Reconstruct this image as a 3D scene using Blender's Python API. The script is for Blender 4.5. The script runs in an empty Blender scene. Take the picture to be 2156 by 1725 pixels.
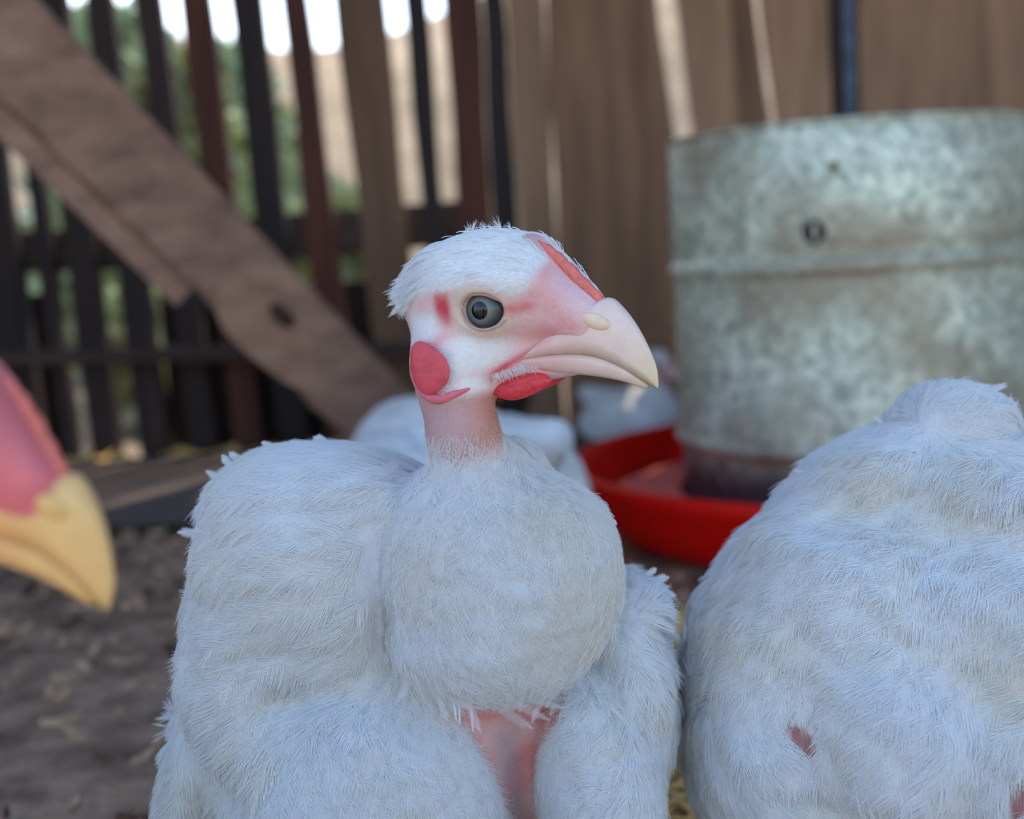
import bpy, bmesh, math, random
import numpy as np
from mathutils import Vector, Matrix, Euler
from mathutils.bvhtree import BVHTree

C = bpy.context.scene
rng = np.random.default_rng(7)
random.seed(7)

# ------------------------------------------------------------------ camera, light, exposure
FPX, CX, CY = 2600.0, 1078.0, 862.5
CAM_H, PITCH, ROLL = 0.25, 7.5, -3.4
cam_data = bpy.data.cameras.new('camera')
cam = bpy.data.objects.new('camera', cam_data)
C.collection.objects.link(cam)
cam.matrix_world = (Matrix.Translation((0, 0, CAM_H)) @ Matrix.Rotation(math.radians(90 - PITCH), 4, 'X')
                    @ Matrix.Rotation(math.radians(ROLL), 4, 'Z'))
cam_data.sensor_width = 36.0
cam_data.lens = FPX / 2156.0 * 36.0
cam_data.clip_start = 0.01
cam_data.dof.use_dof = True
cam_data.dof.focus_distance = 0.352
cam_data.dof.aperture_fstop = cam_data.lens / 5.6
C.camera = cam

world = bpy.data.worlds.new('sky'); C.world = world
world.use_nodes = True
wn = world.node_tree.nodes; wl = world.node_tree.links
bgn = wn['Background']
sky = wn.new('ShaderNodeTexSky')
sky.sky_type = 'NISHITA'; sky.sun_disc = False
sky.sun_elevation = math.radians(38); sky.sun_rotation = math.radians(-30)
sky.air_density = 1.0; sky.dust_density = 1.0; sky.ozone_density = 1.6
wl.new(sky.outputs[0], bgn.inputs[0])
bgn.inputs[1].default_value = 0.25

sun_data = bpy.data.lights.new('sun', 'SUN')
sun_data.energy = 3.0; sun_data.angle = math.radians(0.6); sun_data.color = (1.0, 0.84, 0.62)
sun = bpy.data.objects.new('sun', sun_data); C.collection.objects.link(sun)
sun.rotation_euler = Vector((-0.22, -0.50, -0.80)).to_track_quat('-Z', 'Y').to_euler()

C.view_settings.view_transform = 'Standard'
C.view_settings.look = 'None'
C.view_settings.gamma = 1.0
C.view_settings.use_curve_mapping = False
C.view_settings.exposure = 0.85
C.cycles.max_bounces = 8
C.cycles.diffuse_bounces = 4
C.cycles.transmission_bounces = 4

MW = np.array(cam.matrix_world)

def cam2world(P):                       # camera space in mm (right, up, away) -> world metres
    P = np.asarray(P, float) / 1000.0
    Q = P * np.array([1, 1, -1.0])
    return Q @ MW[:3, :3].T + MW[:3, 3]

def pix(x, y, z):                       # photo pixel at depth z (mm) -> camera space mm
    return np.array([(x - CX) * z / FPX, (CY - y) * z / FPX, z], float)

def pw(x, y, z_m):                      # photo pixel at depth z metres -> world
    return cam2world(pix(x, y, z_m * 1000))

def on_plane_y(x, y, Y):                # photo pixel on the world plane y = Y
    d = pw(x, y, 1.0) - MW[:3, 3]
    return MW[:3, 3] + d * (Y - MW[1, 3]) / d[1]

def on_floor(x, y, Z=0.0):
    d = pw(x, y, 1.0) - MW[:3, 3]
    return MW[:3, 3] + d * (Z - MW[2, 3]) / d[2]

def srgb(r, g, b):
    f = lambda c: (c / 255 / 12.92) if c / 255 <= 0.04045 else ((c / 255 + 0.055) / 1.055) ** 2.4
    return (f(r), f(g), f(b), 1.0)

# ------------------------------------------------------------------ objects and tags
def tag(o, label=None, cat=None, group=None, kind=None):
    if label: o['label'] = label
    if cat: o['category'] = cat
    if group: o['group'] = group
    if kind: o['kind'] = kind
    return o

def thing(name, label, cat, loc=(0, 0, 0), group=None):
    o = bpy.data.objects.new(name, None); C.collection.objects.link(o)
    o.empty_display_size = 0.02
    o.location = loc
    return tag(o, label, cat, group)

def link(name, me, mat, parent=None):
    o = bpy.data.objects.new(name, me); C.collection.objects.link(o)
    if mat: me.materials.append(mat)
    if parent: o.parent = parent
    return o

def mesh_np(name, V, F, mat, parent=None, origin=(0, 0, 0), smooth=True, col=None):
    V = np.asarray(V, float) - np.asarray(origin, float)
    me = bpy.data.meshes.new(name)
    W0 = V - V.mean(0); vol = 0.0
    for f in F:
        for i in range(1, len(f) - 1): vol += W0[f[0]] @ np.cross(W0[f[i]], W0[f[i + 1]]) if len(F) < 6000 else 0
    if vol < 0: F = [tuple(f)[::-1] for f in F]
    me.from_pydata(V.tolist(), [], [list(map(int, f)) for f in F])
    if smooth: me.polygons.foreach_set('use_smooth', [True] * len(me.polygons))
    if col is not None:
        a = me.color_attributes.new('Col', 'FLOAT_COLOR', 'POINT')
        c4 = np.ones((len(V), 4), np.float32); c4[:, :3] = col
        a.data.foreach_set('color', c4.ravel())
    me.update()
    return link(name, me, mat, parent)

def curves_np(name, P, R, col, mat, parent, origin):
    """P (n,k,3) world points, R (n,k) radii, col (n,3)"""
    n, k, _ = P.shape
    hc = bpy.data.hair_curves.new(name)
    hc.add_curves([k] * n)
    hc.attributes['position'].data.foreach_set('vector', (P - np.asarray(origin)).astype(np.float32).ravel())
    ra = hc.attributes.get('radius') or hc.attributes.new('radius', 'FLOAT', 'POINT')
    ra.data.foreach_set('value', R.astype(np.float32).ravel())
    ca = hc.attributes.new('Col', 'FLOAT_COLOR', 'POINT')
    c4 = np.ones((n, k, 4), np.float32); c4[:, :, :3] = col[:, None, :]
    ca.data.foreach_set('color', c4.ravel())
    return link(name, hc, mat, parent)

def bm_mesh(name, bm, mat, parent=None, smooth=False, loc=None):
    me = bpy.data.meshes.new(name); bm.to_mesh(me); bm.free()
    if smooth: me.polygons.foreach_set('use_smooth', [True] * len(me.polygons))
    o = link(name, me, mat, parent)
    if loc is not None: o.location = loc
    return o

# ------------------------------------------------------------------ materials
def new_mat(name):
    m = bpy.data.materials.new(name); m.use_nodes = True
    nt = m.node_tree
    return m, nt.nodes, nt.links, nt.nodes['Principled BSDF']

def ramp(n, stops):
    r = n.new('ShaderNodeValToRGB')
    e = r.color_ramp.elements
    e[0].position, e[0].color = stops[0]
    e[1].position, e[1].color = stops[-1]
    for p, c in stops[1:-1]:
        x = e.new(p); x.color = c
    return r

def mapping(n, l, scale=(1, 1, 1), rot=(0, 0, 0), coord='Object'):
    tc = n.new('ShaderNodeTexCoord'); mp = n.new('ShaderNodeMapping')
    mp.inputs['Scale'].default_value = scale; mp.inputs['Rotation'].default_value = rot
    l.new(tc.outputs[coord], mp.inputs[0])
    return mp

def noise(n, l, mp, scale, detail=4, rough=0.6):
    t = n.new('ShaderNodeTexNoise'); t.inputs['Scale'].default_value = scale
    t.inputs['Detail'].default_value = detail; t.inputs['Roughness'].default_value = rough
    l.new(mp.outputs[0], t.inputs['Vector']); return t

def bump(n, l, src, b, strength=0.3, dist=0.002):
    bp = n.new('ShaderNodeBump'); bp.inputs['Strength'].default_value = strength
    bp.inputs['Distance'].default_value = dist
    l.new(src, bp.inputs['Height']); l.new(bp.outputs[0], b.inputs['Normal']); return bp

def mat_wood(name, dark, mid, light, along='Z', rough=0.8):
    m, n, l, b = new_mat(name)
    sc = {'Z': (14, 14, 1.2), 'X': (1.2, 14, 14), 'Y': (14, 1.2, 14)}[along]
    mp = mapping(n, l, sc)
    oi = n.new('ShaderNodeObjectInfo')
    ad = n.new('ShaderNodeVectorMath'); ad.operation = 'ADD'
    mu = n.new('ShaderNodeMath'); mu.operation = 'MULTIPLY'; mu.inputs[1].default_value = 37
    l.new(oi.outputs['Random'], mu.inputs[0]); l.new(mp.outputs[0], ad.inputs[0]); l.new(mu.outputs[0], ad.inputs[1])
    t = noise(n, l, ad, 3.0, 6, 0.65)
    r = ramp(n, [(0.25, dark), (0.5, mid), (0.78, light)])
    l.new(t.outputs[0], r.inputs[0])
    hv = n.new('ShaderNodeHueSaturation')
    mr = n.new('ShaderNodeMapRange'); mr.inputs[3].default_value = 0.75; mr.inputs[4].default_value = 1.25
    l.new(oi.outputs['Random'], mr.inputs[0]); l.new(mr.outputs[0], hv.inputs['Value'])
    l.new(r.outputs[0], hv.inputs['Color']); l.new(hv.outputs[0], b.inputs['Base Color'])
    b.inputs['Roughness'].default_value = rough
    bump(n, l, t.outputs[0], b, 0.5, 0.002)
    return m

def mat_plain(name, col, rough=0.5, **kw):
    m, n, l, b = new_mat(name)
    mp = mapping(n, l, (1, 1, 1)); t = noise(n, l, mp, kw.get('scale', 60), 4)
    k = kw.get('var', 0.15)
    c = np.array(col[:3])
    r = ramp(n, [(0.3, (*(c * (1 - k)), 1)), (0.7, (*np.minimum(c * (1 + k), 1), 1))])
    l.new(t.outputs[0], r.inputs[0]); l.new(r.outputs[0], b.inputs['Base Color'])
    b.inputs['Roughness'].default_value = rough
    if kw.get('bump'): bump(n, l, t.outputs[0], b, kw['bump'], kw.get('dist', 0.001))
    if kw.get('sss'):
        b.inputs['Subsurface Weight'].default_value = kw['sss']
        b.inputs['Subsurface Scale'].default_value = 0.004
        b.inputs['Subsurface Radius'].default_value = (1, 0.35, 0.25)
    if kw.get('coat'): b.inputs['Coat Weight'].default_value = kw['coat']; b.inputs['Coat Roughness'].default_value = 0.03
    if kw.get('metal'): b.inputs['Metallic'].default_value = kw['metal']
    return m

def mat_skin(name, rough=0.55, sss=0.15, bscale=900, bstr=0.25):
    m, n, l, b = new_mat(name)
    at = n.new('ShaderNodeAttribute'); at.attribute_name = 'Col'
    mp = mapping(n, l); t = noise(n, l, mp, bscale, 3)
    mx = n.new('ShaderNodeMix'); mx.data_type = 'RGBA'; mx.blend_type = 'MULTIPLY'
    mx.inputs[0].default_value = 0.35
    r = ramp(n, [(0.3, (0.75, 0.72, 0.72, 1)), (0.65, (1, 1, 1, 1))])
    l.new(t.outputs[0], r.inputs[0])
    l.new(at.outputs['Color'], mx.inputs[6]); l.new(r.outputs[0], mx.inputs[7])
    l.new(mx.outputs[2], b.inputs['Base Color'])
    b.inputs['Roughness'].default_value = rough
    b.inputs['Subsurface Weight'].default_value = sss
    b.inputs['Subsurface Scale'].default_value = 0.002
    b.inputs['Subsurface Radius'].default_value = (1, 0.4, 0.3)
    bump(n, l, t.outputs[0], b, bstr, 0.0006)
    return m

def mat_feather(name):
    m, n, l, b = new_mat(name)
    at = n.new('ShaderNodeAttribute'); at.attribute_name = 'Col'
    df = n.new('ShaderNodeBsdfDiffuse'); tr = n.new('ShaderNodeBsdfTranslucent'); mx = n.new('ShaderNodeMixShader')
    mx.inputs[0].default_value = 0.45
    l.new(at.outputs['Color'], df.inputs[0]); l.new(at.outputs['Color'], tr.inputs[0])
    l.new(df.outputs[0], mx.inputs[1]); l.new(tr.outputs[0], mx.inputs[2])
    out = [x for x in n if x.type == 'OUTPUT_MATERIAL'][0]
    l.new(mx.outputs[0], out.inputs[0]); n.remove(b)
    return m

M = {}
M['plank_dark'] = mat_wood('shade_dark_plank', srgb(26, 16, 14), srgb(44, 27, 22), srgb(66, 42, 34))  # dark brown; the shade on the left boards is put into this colour
M['plank_red'] = mat_wood('reddish_plank', srgb(52, 24, 15), srgb(88, 42, 25), srgb(122, 64, 38))
M['plank_grey'] = mat_wood('weathered_plank', srgb(113, 83, 60), srgb(151, 113, 84), srgb(180, 137, 102))
M['plank_brown'] = mat_wood('brown_plank', srgb(88, 61, 43), srgb(124, 88, 63), srgb(151, 110, 80))
M['rail'] = mat_wood('rail_wood', srgb(46, 30, 24), srgb(72, 50, 40), srgb(96, 70, 56), 'X')
M['beam'] = mat_wood('weathered_beam', srgb(96, 69, 56), srgb(132, 99, 82), srgb(164, 127, 104), 'X')
M['skin'] = mat_skin('chicken_skin')
M['feather'] = mat_feather('white_feather')
M['red_skin'] = mat_plain('red_wattle_skin', srgb(214, 56, 66), 0.42, scale=700, var=0.25, bump=0.4, sss=0.25)
M['lobe_skin'] = mat_plain('ear_lobe_skin', srgb(214, 78, 88), 0.5, scale=350, var=0.14, bump=0.3, sss=0.25)
M['fold_skin'] = mat_plain('lobe_fold_skin', srgb(222, 112, 122), 0.5, scale=350, var=0.12, bump=0.3, sss=0.25)
M['comb'] = mat_plain('comb_skin', srgb(226, 120, 104), 0.5, scale=600, var=0.2, bump=0.4, sss=0.25)
M['beak'] = mat_plain('pale_beak', srgb(238, 210, 194), 0.35, scale=160, var=0.07, sss=0.2)
M['beak_yellow'] = mat_plain('yellow_beak', srgb(234, 188, 116), 0.4, scale=60, var=0.16, sss=0.2)
M['beak_skin'] = mat_skin('beak_horn', 0.35, 0.2, 250, 0.05)
M['cere'] = mat_plain('cream_nostril_flap', srgb(238, 206, 178), 0.5, scale=300, var=0.08, sss=0.2)
M['iris'] = mat_skin('grey_iris', 0.35, 0.0, 1500, 0.0)
M['iris'].node_tree.nodes['Principled BSDF'].inputs['Coat Weight'].default_value = 0.12
M['pupil'] = mat_plain('black_pupil', (0.004, 0.004, 0.006, 1), 0.16)
M['lid'] = mat_plain('eyelid_skin', srgb(196, 158, 144), 0.5, scale=500, var=0.15, bump=0.3, sss=0.15)

# ------------------------------------------------------------------ signed distance bodies
def smin(a, b, k):
    h = np.maximum(k - np.abs(a - b), 0) / k
    return np.minimum(a, b) - h * h * k * 0.25

def smax(a, b, k): return -smin(-a, -b, k)

def rotm(ax, deg):
    return np.array(Matrix.Rotation(math.radians(deg), 3, ax))

def sd_ell(X, Y, Z, c, r, R=None):
    x, y, z = X - c[0], Y - c[1], Z - c[2]
    if R is not None:                    # R columns = ellipsoid axes
        x, y, z = (R[0, 0] * x + R[1, 0] * y + R[2, 0] * z, R[0, 1] * x + R[1, 1] * y + R[2, 1] * z,
                   R[0, 2] * x + R[1, 2] * y + R[2, 2] * z)
    ax, ay, az = x / r[0], y / r[1], z / r[2]
    k0 = np.sqrt(ax * ax + ay * ay + az * az)
    k1 = np.sqrt((ax / r[0]) ** 2 + (ay / r[1]) ** 2 + (az / r[2]) ** 2) + 1e-6
    return k0 * (k0 - 1) / k1

def sd_cone(X, Y, Z, a, ra, b, rb):
    a = np.asarray(a, float); b = np.asarray(b, float); d = b - a; L2 = float(d @ d)
    t = np.clip(((X - a[0]) * d[0] + (Y - a[1]) * d[1] + (Z - a[2]) * d[2]) / L2, 0, 1)
    return np.sqrt((X - a[0] - t * d[0]) ** 2 + (Y - a[1] - t * d[1]) ** 2 + (Z - a[2] - t * d[2]) ** 2) - (ra + t * (rb - ra))

def axis(lo, hi, step, fine=None):
    """grid coordinates, finer inside the interval fine=(a,b,step)"""
    if not fine: return np.arange(lo, hi + step, step)
    a, b, s = fine; a = max(a, lo); b = min(b, hi)
    parts = []
    if a > lo: parts.append(np.linspace(lo, a, max(2, int((a - lo) / step)), endpoint=False))
    parts.append(np.arange(a, b, s))
    parts.append(np.linspace(b, hi, max(2, int((hi - b) / step))))
    return np.concatenate(parts)

def surface_nets(V, ax, ay, az):
    ins = V < 0
    nx, ny, nz = V.shape
    cnt = np.zeros((nx - 1, ny - 1, nz - 1), np.int8)
    for i in (0, 1):
        for j in (0, 1):
            for k in (0, 1):
                cnt += ins[i:nx - 1 + i, j:ny - 1 + j, k:nz - 1 + k]
    act = (cnt > 0) & (cnt < 8)
    I, J, K = np.nonzero(act)
    idx = -np.ones(act.shape, np.int32); idx[I, J, K] = np.arange(len(I))
    P = np.zeros((len(I), 3)); W = np.zeros(len(I))
    cor = [(0, 0, 0), (1, 0, 0), (0, 1, 0), (1, 1, 0), (0, 0, 1), (1, 0, 1), (0, 1, 1), (1, 1, 1)]
    for a in range(8):
        for b in range(a + 1, 8):
            if sum(abs(cor[a][q] - cor[b][q]) for q in range(3)) != 1: continue
            ca, cb = cor[a], cor[b]
            va = V[I + ca[0], J + ca[1], K + ca[2]]; vb = V[I + cb[0], J + cb[1], K + cb[2]]
            m = (va < 0) != (vb < 0)
            t = np.where(m, va / np.where(m, va - vb, 1), 0)
            for q, A, Q in ((0, ax, I), (1, ay, J), (2, az, K)):
                pa = A[Q + ca[q]]; pb = A[Q + cb[q]]
                P[:, q] += np.where(m, pa + t * (pb - pa), 0)
            W += m
    P /= W[:, None]
    faces = []
    for q in range(3):
        sl0 = [slice(None)] * 3; sl1 = [slice(None)] * 3
        sl0[q] = slice(0, -1); sl1[q] = slice(1, None)
        s0 = ins[tuple(sl0)]; s1 = ins[tuple(sl1)]
        e = np.argwhere(s0 != s1)
        o1, o2 = [(1, 2), (2, 0), (0, 1)][q]
        e = e[(e[:, o1] > 0) & (e[:, o2] > 0) & (e[:, o1] < V.shape[o1] - 1) & (e[:, o2] < V.shape[o2] - 1)]
        def cell(d1, d2):
            c = e.copy(); c[:, o1] += d1; c[:, o2] += d2
            return idx[c[:, 0], c[:, 1], c[:, 2]]
        quad = np.stack([cell(-1, -1), cell(0, -1), cell(0, 0), cell(-1, 0)], 1)
        flip = ~s0[e[:, 0], e[:, 1], e[:, 2]]
        quad[flip] = quad[flip][:, ::-1]
        faces.append(quad)
    F = np.concatenate(faces)
    return P, F

def relax(V, F, it, lam=0.5):
    V = V.copy()
    a = F.ravel(); b = np.roll(F, -1, 1).ravel()
    n = np.zeros(len(V)); np.add.at(n, a, 1); np.add.at(n, b, 1)
    for _ in range(it):
        S = np.zeros_like(V)
        for q in range(3):
            S[:, q] = np.bincount(a, V[b, q], len(V)) + np.bincount(b, V[a, q], len(V))
        V += lam * (S / n[:, None] - V)
    return V

def vnormals(V, F):
    fn = np.cross(V[F[:, 2]] - V[F[:, 0]], V[F[:, 3]] - V[F[:, 1]])
    N = np.zeros_like(V)
    for c in range(4):
        for q in range(3): N[:, q] += np.bincount(F[:, c], fn[:, q], len(V))
    return N / (np.linalg.norm(N, axis=1, keepdims=True) + 1e-12)

def fbm(P, scale, seed=0, octaves=3):
    """cheap smooth 3d value from sums of sines"""
    r = np.random.default_rng(seed); out = np.zeros(len(P)); amp = 1.0; tot = 0
    for o in range(octaves):
        for _ in range(5):
            k = r.normal(size=3); k /= np.linalg.norm(k)
            out += amp * np.sin(P @ k * scale * (2 ** o) * (0.7 + 0.6 * r.random()) + r.random() * 6.28)
        tot += amp * 2.2; amp *= 0.55
    return out / tot

def sstep(x, a, b):
    t = np.clip((x - a) / (b - a), 0, 1); return t * t * (3 - 2 * t)

# ------------------------------------------------------------------ the head, in head units (forward, lateral, up); 1 unit = 0.1385 mm
U = 0.1385
class Head:
    def __init__(s, origin, fwd, up, scale=U):
        s.o = np.asarray(origin, float); s.s = scale
        f = np.asarray(fwd, float); f /= np.linalg.norm(f)
        u = np.asarray(up, float); u = u - f * (u @ f); u /= np.linalg.norm(u)
        s.f, s.u = f, u
        s.l = np.cross(f, u)              # lateral
    def to(s, P):                         # head units -> body space
        P = np.asarray(P, float)
        return s.o + s.s * (P[..., 0:1] * s.f + P[..., 1:2] * s.l + P[..., 2:3] * s.u)
    def inv(s, P):
        D = (np.asarray(P, float) - s.o) / s.s
        return np.stack([D @ s.f, D @ s.l, D @ s.u], -1)
    def vec(s, v): return s.f * v[0] + s.l * v[1] + s.u * v[2]

def head_sdf(x, y, z):
    d = sd_ell(x, y, z, (-45, 0, 12), (168, 112, 126))
    d = smin(d, sd_ell(x, y, z, (25, 0, 45), (105, 88, 92)), 60)
    d = smin(d, sd_cone(x, y, z, (60, 0, 12), 98, (200, 0, -56), 56), 50)
    d = smin(d, sd_cone(x, y, z, (70, -42, 60), 50, (186, -24, -34), 38), 26)
    d = smin(d, sd_cone(x, y, z, (80, 50, 74), 54, (190, 34, -20), 42), 26)   # brows either side of the comb groove
    d = smin(d, sd_ell(x, y, z, (-65, 0, -95), (118, 90, 95)), 60)
    d = smin(d, sd_cone(x, y, z, (10, 0, -118), 72, (165, 0, -128), 36), 40)
    ay = np.abs(y)
    d = smin(d, sd_ell(x, ay, z, (22, 80, -8), (68, 38, 54)), 26)
    d = smin(d, sd_ell(x, ay, z, (30, 88, 42), (95, 30, 26)), 40)       # brow
    d = smax(d, -sd_ell(x, ay, z, (23, 124, -12), (51, 50, 38)), 7)       # eye opening
    return d

def head_colors(h, warm=1.0):
    """colour of the head skin and its short feathers; h in head units"""
    x, y, z = h[:, 0], np.abs(h[:, 1]), h[:, 2]
    white = np.array(srgb(236, 234, 230)[:3]); pink = np.array(srgb(236, 192, 188)[:3])
    red = np.array(srgb(212, 74, 82)[:3]); cream = np.array(srgb(226, 202, 184)[:3])
    f = feather_mask(h)
    col = pink + (cream - pink) * sstep(110 - np.hypot(x - 22, z + 12), 20, 60)[:, None]
    j = fbm(h, 0.05, 3)
    rd = np.maximum.reduce([
        np.exp(-(((x + 66) / 20) ** 4 + ((z + 2) / 38) ** 4)) * 0.9,            # behind the eye
        np.exp(-(((x - 98) / 40) ** 2 + ((z + 10 - 0.1 * (x - 95)) / 14) ** 2)) * 0.75,
        np.exp(-(((x - 140) / 45) ** 2 + ((z + 72) / 30) ** 2)) * 0.5,
        np.exp(-(((x - 62) / 55) ** 4 + ((z + 122 - 0.5 * (x - 62)) / 11) ** 2)) * 1.1,  # gape
        np.exp(-(((x - 40) / 60) ** 4 + ((z + 152 - 0.25 * (x - 40)) / 13) ** 2)) * 1.0,
        np.exp(-(((x + 100) / 58) ** 4 + ((z + 122) / 62) ** 4)) * 0.9,
        np.exp(-(((x - 155 - (10 - z) * 0.55) / 34) ** 2)) * (z > -60) * 0.36,
        np.exp(-(((x - 128) / 9) ** 2 + ((z - 50) / 38) ** 2)) * 0.7,
    ]) * (0.8 + 0.45 * j)
    col = col + (red - col) * np.clip(rd, 0, 1)[:, None]
    col = col * (1 - f[:, None]) + white * f[:, None]
    return col

def feather_mask(h):
    x, y, z = h[:, 0], np.abs(h[:, 1]), h[:, 2]
    j = fbm(h, 0.06, 5) * 12
    # cap: above the line that runs from the nape over the eye to the forehead
    line = np.interp(x, [-260, -200, -120, -60, 0, 40, 90, 125, 175, 215, 250], [8, 10, 28, 34, 46, 42, 22, 20, 10, 0, 0])
    cap = sstep(z + j * 0.7 - line, -6, 10)
    comb_gap = 1 - sstep(34 - np.abs(y) + j * 0.4, -4, 8) * (x > 85)
    front = 1 - sstep(x + j + (60 - np.minimum(y, 60)) * 0.2, 215, 250)
    far = sstep(x + z * 0.5, 100, 160) * (1 - sstep(y, 30, 70)) * 0
    nearside = 1 - sstep(h[:, 1], 14, 30)
    cap = cap * comb_gap * front * (1 - nearside * sstep(x + 0.25 * j - (z - 30) * 0.30, 112, 140))
    # bare patch between comb and eye
    bare = np.exp(-(((x - 165) / 42) ** 2 + ((z - 5) / 42) ** 2))
    cap = cap * (1 - sstep(bare + j * 0.01, 0.45, 0.7))
    # cheek
    ch = np.exp(-(((x + 22) / 76) ** 4 + ((z + 96 - 0.15 * x) / 42) ** 4)) * 1.2
    ch = np.maximum(ch, np.exp(-(((x + 128) / 55) ** 4 + ((z + 45) / 34) ** 4)))
    ch = np.maximum(ch, np.exp(-(((x - 25) / 45) ** 4 + ((z + 78) / 22) ** 4)) * 0.5)
    ch = np.maximum(ch, np.exp(-(((x + 18) / 36) ** 4 + ((z + 168) / 24) ** 4)) * 0.9)
    lobe = np.exp(-(((x + 104) / 55) ** 4 + ((z + 130) / 62) ** 4))
    eye = sstep(60 - np.hypot((x - 22) / 1.15, z + 12), -6, 10)
    ch = np.clip(ch + j * 0.01, 0, 1) * (1 - lobe)
    back = 1 - sstep(-x, 150, 185) * (z < 5)
    ch = ch * (1 - np.exp(-(((x - 68) / 58) ** 4 + ((z + 122 - 0.5 * (x - 62)) / 13) ** 2)))
    return np.clip(np.maximum(cap, ch * back), 0, 1) * (1 - eye)

def loft(rings, close_ends=True):
    n = len(rings[0]); V = [p for r in rings for p in r]; F = []
    for i in range(len(rings) - 1):
        for j in range(n):
            k = (j + 1) % n
            F.append((i * n + j, i * n + k, (i + 1) * n + k, (i + 1) * n + j))
    if close_ends:
        F.append(tuple(range(n))[::-1]); F.append(tuple((len(rings) - 1) * n + j for j in range(n)))
    return np.array(V), F

def interp_rows(T, m):
    T = np.asarray(T, float); t = np.linspace(0, 1, len(T)); q = np.linspace(0, 1, m)
    # Catmull-Rom
    out = []
    for u in q * (len(T) - 1):
        i = min(int(u), len(T) - 2); f = u - i
        p0, p1, p2, p3 = T[max(i - 1, 0)], T[i], T[i + 1], T[min(i + 2, len(T) - 1)]
        out.append(0.5 * ((2 * p1) + (p2 - p0) * f + (2 * p0 - 5 * p1 + 4 * p2 - p3) * f ** 2 + (3 * p1 - p0 - 3 * p2 + p3) * f ** 3))
    return np.array(out)

def beak_upper():
    # ridge x,z ; edge x,z ; half width
    T = interp_rows([(176, -40, 72, -121, 58), (215, -20, 130, -111, 62), (256, -4, 192, -109, 55), (286, -28, 240, -118, 43), (313, -66, 287, -144, 28),
                     (334, -108, 322, -172, 15), (348, -148, 340, -187, 7), (350, -182, 348, -194, 1.5)], 26)
    rings = []
    for rx, rz, ex, ez, w in T:
        ring = []
        for a in np.linspace(0, math.pi, 15):
            c, s_ = math.cos(a), math.sin(a)
            cc = math.copysign(abs(c) ** 0.8, c); ss = s_ ** 0.9
            ring.append((ex + (rx - ex) * ss, w * cc, ez + (rz - ez) * ss))
        for q in (-0.5, 0, 0.5):
            ring.append((ex + 2, w * q, ez + 6))
        rings.append(ring)
    return loft(rings)

def beak_lower():
    T = interp_rows([(60, -118, 70, -150, 58), (110, -114, 125, -156, 58), (168, -111, 178, -160, 52), (226, -119, 228, -166, 40), (278, -142, 276, -176, 25),
                     (310, -168, 308, -187, 13), (328, -184, 327, -190, 3)], 20)
    rings = []
    for ex, ez, kx, kz, w in T:
        ring = []
        for a in np.linspace(0, math.pi, 13):
            c, s_ = math.cos(a), math.sin(a)
            ring.append((ex + (kx - ex) * s_, -w * c, ez + (kz - ez) * s_ ** 0.8))
        ring.append((ex, w * 0.4, ez + 3)); ring.append((ex, -w * 0.4, ez + 3))
        rings.append(ring)
    return loft(rings)

def uv_ball(c, r, R=None, nu=28, nv=18, fn=None):
    V = []; F = []
    for i in range(nv + 1):
        th = math.pi * i / nv
        for j in range(nu):
            ph = 2 * math.pi * j / nu
            p = np.array([math.sin(th) * math.cos(ph), math.sin(th) * math.sin(ph), math.cos(th)])
            if fn: p = fn(p)
            V.append(p)
    V = np.array(V) * np.asarray(r)
    if R is not None: V = V @ np.asarray(R).T
    V = V + np.asarray(c)
    for i in range(nv):
        for j in range(nu):
            k = (j + 1) % nu
            F.append((i * nu + j, (i + 1) * nu + j, (i + 1) * nu + k, i * nu + k))
    return V, F

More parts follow.
